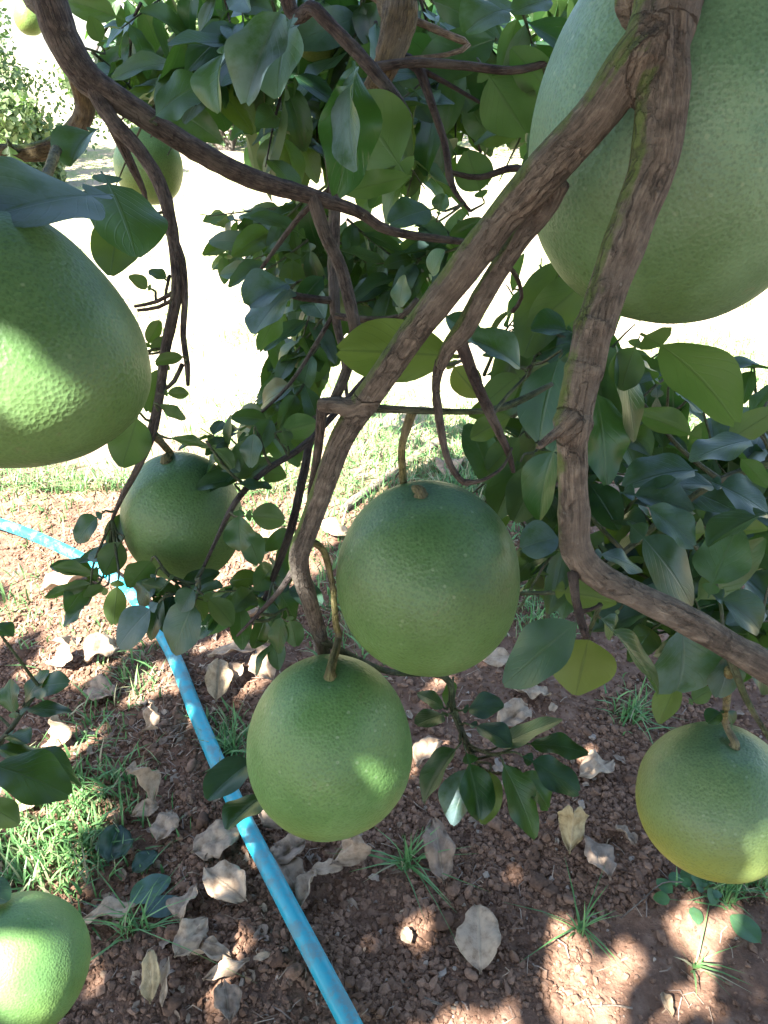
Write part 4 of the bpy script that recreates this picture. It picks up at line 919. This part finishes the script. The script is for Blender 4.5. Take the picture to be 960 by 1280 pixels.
tuft('grass tuft growing through the pair of greenish fallen leaves', 170, 1165, 34, .04, .10, .010, 1.2)
# low weed with round leaves
p = GP(860, 1120); wd_ = empty('weed', p); tag(wd_, 'low leafy weed with small round leaves under the ripening pomelo', 'weed')
t = Tubes(); t.add([(GP(775, 1150, .004), .0012), (GP(800, 1130, .008), .0012), (GP(826, 1110, .012), .0012), (GP(850, 1112, .02), .001)], 6, .01); t.build('stem', TWIG_PL, wd_)
lv = Leaves()
for k in range(14):
    b = p + V((R.gauss(0, .022), R.gauss(0, .014), R.uniform(.008, .03))); a = R.uniform(0, 6.28)
    lv.add(b, V((math.cos(a), math.sin(a), .25)), V((0, -.3, 1)) + rv(.2), R.uniform(.018, .034), .75, .4, .15, .03, 7, 4)
lv.build('foliage', WEED, wd_)

# ------------------------------------------------------------------ fallen leaves: label, x, y, length px, angle deg in picture, width ratio, tone, grey, yellow, curl, crumple, lift
GD = 'fallen leaves on the soil'
FL = [
 ('pale tan flat fallen leaf with a clear midrib, alone on bare soil', 597, 1182, 80, 95, .66, .85, .1, 0, .35, .03, 14),
 ('brown pointed fallen leaf standing beside the grass tuft under the fruit', 548, 1075, 68, 100, .46, .15, .35, 0, .5, .05, 30),
 ('curled fallen leaf showing a yellow inner side, near the low leafy sprig', 713, 1046, 56, 85, .5, .8, 0, .35, 1.0, .08, 30),
 ('grey fallen leaf lying just below the yellowish curled one near the sprig', 746, 1080, 62, 120, .72, .5, .55, 0, .3, .08, 10),
 ('small crumpled brown leaf on soil beside the ripening pomelo', 782, 1050, 36, 130, .6, .4, .2, 0, .8, .12, 12),
 ('pale curled leaf fragment just below the sprig, beside the ripening pomelo', 743, 970, 48, 20, .6, .9, .2, 0, .9, .1, 20),
 ('long folded tan leaf on the litter next to the pipe', 292, 826, 62, 2, .38, .8, .15, 0, .3, .05, 16),
 ('greenish white fallen leaf propped upright beside the pipe', 275, 863, 44, 80, .55, .6, .0, .15, .3, .03, 22),
 ('pinkish heart shaped dry leaf below the long folded tan leaf', 298, 848, 26, 60, .8, .45, .1, 0, .4, .06, 8),
 ('pinkish tan dry leaf leaning by the lowest limb tip', 330, 842, 38, 130, .7, .55, .1, 0, .5, .08, 12),
 ('curled brown leaf lying alone in straw between the pipe and the low sprig', 205, 911, 52, 25, .62, .5, .1, 0, 1.1, .1, 18),
 ('crumpled tan leaf ball, first of two below the hanging leaves', 84, 832, 46, 10, .75, .8, .15, 0, 1.0, .14, 14),
 ('crumpled tan leaf ball nearer the pipe, beside its twin', 128, 822, 46, 30, .75, .75, .15, 0, 1.0, .14, 14),
 ('flat grey brown leaf half buried in litter under the two crumpled ones', 128, 870, 42, 160, .6, .5, .45, 0, .4, .1, 6),
 ('large square looking pale leaf touching the pipe shadow', 272, 1062, 66, 20, .72, .75, .25, 0, .5, .08, 14),
 ('pale triangular leaf in the sun between the pipe and the grass patch', 282, 1116, 64, 150, .6, .95, .1, 0, .4, .07, 10),
 ('long tan leaf lying against the paired greenish leaves', 138, 1150, 70, 15, .5, .8, .1, .05, .4, .06, 12),
 ('small pale scrap beside the paired greenish leaves', 234, 1136, 50, 70, .7, .7, .3, 0, .4, .1, 8),
 ('broad sunlit pale leaf among clods beside the paired leaves', 240, 1180, 62, 50, .62, .95, .15, 0, .4, .08, 10),
 ('curled pale ribbon of leaf across the lower litter', 265, 1200, 60, 170, .34, .95, .05, 0, 1.0, .08, 14),
 ('rolled up tan leaf lying like a tube in the lower litter', 285, 1222, 62, 20, .3, .7, .2, 0, .5, .05, 12),
 ('yellowish leaf stuck upright in the soil, tall and narrow', 193, 1232, 62, 85, .42, .8, 0, .3, .3, .05, 34),
 ('narrow pale leaf upright next to the yellowish one', 210, 1238, 58, 80, .25, .95, .1, 0, .2, .03, 26),
 ('dull brown leaf at the bottom of the litter below the rolled leaf', 286, 1258, 54, 95, .6, .3, .3, 0, .5, .09, 8),
 ('tall curled brown leaf near the grass edge, leaning on another', 186, 990, 50, 110, .45, .5, .1, 0, 1.1, .08, 28),
 ('small curled leaf under the tall curled one by the grass', 182, 1022, 36, 20, .6, .7, .1, 0, 1.0, .1, 12),
 ('pale crumbling leaf scrap lying among straw near the grass patch', 208, 1042, 44, 60, .8, .8, .35, 0, .5, .12, 8),
 ('torn pale leaf scrap below the dark green fallen leaf', 182, 1085, 40, 40, .7, .85, .3, 0, .5, .12, 8),
 ('grey crumpled leaf right against the pipe near the hanging fruit', 340, 1034, 40, 150, .6, .6, .6, 0, .8, .12, 12),
 ('grey wrinkled leaf lying between the pipe and the hanging fruit', 362, 1075, 50, 30, .6, .5, .65, 0, .6, .14, 12),
 ('tan and grey leaf beside the pipe under the wrinkled one', 360, 1102, 50, 120, .7, .6, .4, 0, .5, .08, 12),
 ('small pointed tan leaf lying flat under the lowest fruit', 408, 1094, 40, 3, .5, .85, .1, 0, .4, .05, 8),
 ('upright curled tan leaf just beside the pipe on bare soil', 384, 1120, 50, 70, .45, .75, .1, 0, .8, .07, 20),
 ('crumpled brown leaf directly beneath the lowest fruit', 445, 1076, 62, 20, .6, .45, .25, 0, 1.0, .15, 16),
 ('dark dull green fallen leaf resting on the grass patch edge', 146, 1066, 48, 70, .85, 0, 0, 0, .3, .04, 14),
 ('brown leaf scrap tucked beside the egg shaped pomelo', 532, 950, 40, 60, .6, .5, .2, 0, .7, .1, 12),
 ('tan leaf lying beside the round pomelo under the bush', 618, 830, 40, 0, .6, .85, .1, 0, .5, .08, 8),
 ('tan leaf lying flat in shade near the big blue green sprig', 640, 905, 46, 30, .6, .7, .2, 0, .5, .1, 8),
 ('sunlit pinkish leaf near the yellow green hanging leaf', 665, 868, 46, 170, .6, .9, .05, 0, .5, .1, 8),
 ('broad pale tan leaf below the far end of the pipe', 84, 736, 62, 15, .5, .8, .15, 0, .5, .1, 10),
 ('tan curled leaf beside the low green sprig', 80, 935, 50, 20, .6, .8, .05, 0, .9, .1, 16),
 ('pale leaf lying on soil behind the dark thin branch', 348, 672, 46, 30, .6, .9, .1, 0, .6, .1, 10),
 ('whitish fallen leaf on the grass beside the mossy limb', 416, 671, 42, 165, .45, 1, .1, .05, .4, .03, 16),
 ('brown cupped leaf in the grass behind the round fruit', 561, 592, 28, 80, .8, .5, .05, 0, 1.0, .08, 16),
 ('tiny brown leaf at the bottom of the sunlit soil patch', 832, 1262, 36, 110, .36, .4, .1, .1, .6, .06, 6),
 ('small pale torn scrap in the middle of bare soil', 508, 1178, 22, 120, .7, .9, .3, 0, .3, .1, 6),
 ('wide crumpled pale leaf below the smaller pomelo, in straw', 300, 785, 56, 10, .6, .8, .2, 0, .9, .12, 14),
 ('tan leaf lying under the low sprig, half under grass', 40, 1010, 46, 30, .6, .9, .1, 0, .6, .08, 12),
]
for (lab, x, y, Lp, ang, wr, tone, grey, yel, curl, cr, lift) in FL:
    p = GP(x, y, .006); sc1 = (p - CAM).dot(FW) / F
    ca, sa = math.cos(rad(ang)), math.sin(rad(ang))
    e = GP(x + Lp * .5 * ca, y - Lp * .5 * sa, .006); b = GP(x - Lp * .5 * ca, y + Lp * .5 * sa, .006)
    d = e - b
    if d.length > Lp * sc1 * 1.5: d = d.normalized() * Lp * sc1 * 1.5
    L = d.length * (1 + .06 * curl); b = p - d * .5; b.z = p.z + .004
    d = d.normalized() + V((0, 0, rad(lift)))
    green = 'green fallen' in lab
    lv = Leaves()
    nrm = V((R.gauss(0, .18), R.gauss(0, .18) - .1, 1))
    if curl >= .8 and R.random() < .5: nrm = -nrm; d = d + V((0, 0, .15))
    lv.add(b + V((0, 0, .005)), d + V((0, 0, curl * .28)), nrm, L, wr, curl * 1.1, R.choice([.1, .2, .4, .7, 1.1]) * (1 if curl < .8 else 1.5) if tone != .85 else .25, .07, 20, 10,
           tint=(tone * .85, grey * .6, yel) if not green else (.3, .5, 0), q=R.uniform(.55, .75), p=R.uniform(.8, 1.05), crumple=cr * 1.2 + .02 if tone != .85 else .03, twist=R.uniform(-.6, .6) if tone != .85 else .1)
    o = lv.build('fallen_leaf', LEAF if green else DRY, None, loc=p)
    sm = o.modifiers.new('thickness', 'SOLIDIFY'); sm.thickness = .0006
    tag(o, lab, 'leaf', GD)
for lab, x, y, Lp, ang, wr in [('round dull green fallen leaf lying in the sunlit soil', 930, 1168, 52, 140, .72), ('pale green fallen leaf of a pair, with grass growing through', 188, 1118, 62, 30, .6), ('darker green fallen leaf of the pair, under its pale twin', 205, 1140, 58, 10, .5)]:
    p = GP(x, y, .012); e = GP(x + Lp * .5 * math.cos(rad(ang)), y - Lp * .5 * math.sin(rad(ang)), .012); b = GP(x - Lp * .5 * math.cos(rad(ang)), y + Lp * .5 * math.sin(rad(ang)), .012)
    lv = Leaves(); lv.add(b, e - b + V((0, 0, .012)), V((0, -.15, 1)), (e - b).length, wr, .3, .2, .03, 14, 6, tint=(.6, .9 if 'pale' in lab else .45, 0))
    tag(lv.build('fallen_leaf', LEAF if 'darker' in lab else WEED, None, loc=p), lab, 'leaf', GD)
# twigs on the ground
for lab, pts, w_ in [('bent dry twig lying on the bare soil near the pale tan leaf', [(497, 1222), (515, 1240), (540, 1254), (570, 1263)], 4), ('short dry twig lying flat across the litter above the pipe end', [(385, 1250), (410, 1262), (430, 1264)], 3),
                     ('weathered grey branch lying in the grass behind the round fruit', [(430, 640), (470, 610), (520, 575), (548, 556)], 11), ('thin dry stem lying across the sunlit soil patch', [(735, 1260), (765, 1258), (790, 1262)], 2.5)]:
    q = []
    for x, y in pts:
        p = GP(x, y); r = w_ * .5 * (p - CAM).dot(FW) / F; q.append((p + V((0, 0, r * .8 + .002)), r))
    t = Tubes(); t.add(q, 8, .01, .15, 2, seed=len(lab)); tag(t.build('fallen_twig', TWIG_PL, None, loc=q[0][0]), lab, 'twig', 'dry twigs on the ground')

# ------------------------------------------------------------------ blue pipe
q = []
for x, y in [(-160, 625), (-60, 642), (20, 664), (95, 697), (148, 730), (186, 774), (216, 820), (250, 905), (297, 1012), (346, 1108), (396, 1204), (438, 1284), (486, 1380), (590, 1600), (760, 1960)]:
    p = G(x, y, .02); q.append((p + V((0, 0, .009)), .0162))
t = Tubes(); t.add(q, 28, .02, .004, 0, seed=2)
po = t.build('water_pipe', PIPE, None, loc=q[6][0]); tag(po, 'bright blue plastic water pipe with dirt smears running across the soil', 'pipe')

# ------------------------------------------------------------------ far bushes
def bush(name_label, x, y, w_, h, n, lsz, seed, cat='bush', gname='bushes at the far side of the field'):
    rg = np.random.default_rng(seed); root = empty('bush', V((x, y, 0))); tag(root, name_label, cat, gname)
    k = 26; cc = np.stack([rg.normal(0, w_ * .26, k), rg.normal(0, w_ * .2, k), rg.uniform(.1, .92, k) * h], 1); rr = rg.uniform(.14, .26, k) * min(w_, h)
    idx = rg.integers(0, k, n); u = rg.normal(size=(n, 3)); u /= np.linalg.norm(u, axis=1)[:, None]
    c = cc[idx] + u * (rr[idx] * rg.uniform(.55, 1.08, n))[:, None] + np.array([x, y, 0]); c[:, 2] = np.maximum(c[:, 2], .05)
    d = rg.normal(size=(n, 3)); d[:, 2] -= .4; d /= np.linalg.norm(d, axis=1)[:, None]
    nn = u + rg.normal(size=(n, 3)) * .5 + np.array([0, 0, .5]); nn -= d * (nn * d).sum(1)[:, None]; nn /= np.linalg.norm(nn, axis=1)[:, None]
    s = np.cross(d, nn); L = rg.uniform(.7, 1.3, n)[:, None] * lsz
    v = np.stack([c - d * L * .5, c - s * L * .3, c + d * L * .5, c + s * L * .3], 1).reshape(-1, 3)
    f = np.arange(n * 4).reshape(n, 4); tint = np.repeat(np.stack([rg.random(n), rg.random(n) * .5, np.clip(rg.normal(.05, .12, n), 0, 1), np.ones(n)], 1), 4, 0)
    uv = np.tile(np.array([(.5, 0), (0, .5), (.5, 1), (1, .5)]), (n, 1))
    mesh_obj('foliage', v, f, FARLEAF, root, uv=uv, attrs={'tint': ('FLOAT_COLOR', tint)})
    t = Tubes()
    for j in range(5):
        e = V(cc[j]) + V((x, y, 0)); t.add([(V((x + rg.normal(0, .06), y + rg.normal(0, .06), -.05)), .04), ((V((x, y, 0)) + e) * .5 + V((0, 0, .1)), .025), (e, .008)], 6, .15, .08, 1, seed=j)
    t.build('stem', BARK, root)
B_ = [('tall dark leafy bush at the far field edge, behind the topmost branch', -5.3, 10.2, 3.0, 2.6, 0), ('lower sunlit bush in front of the tall dark one', -4.0, 8.6, 1.8, 1.1, 1), ('leafy bush behind the topmost leaves and the hanging dark limb', -2.2, 12.0, 3.6, 2.8, 2),
      ('leafy bush seen through gaps near the mossy cut stub', .6, 12.5, 3.8, 2.9, 3), ('bush standing behind the edge of the huge pomelo', 3.2, 11.5, 3.4, 2.6, 4), ('rounded bush beyond the huge pomelo, at the end of the row', 6.6, 12.0, 3.8, 2.8, 5), ('bush at the other end of the row, nearest the tall dark one', -8.6, 12.5, 3.8, 3.0, 6)]
for lab, x, y, w_, h, s_ in B_: bush(lab, x, y, w_, h, 15000, .075, s_ + 40)
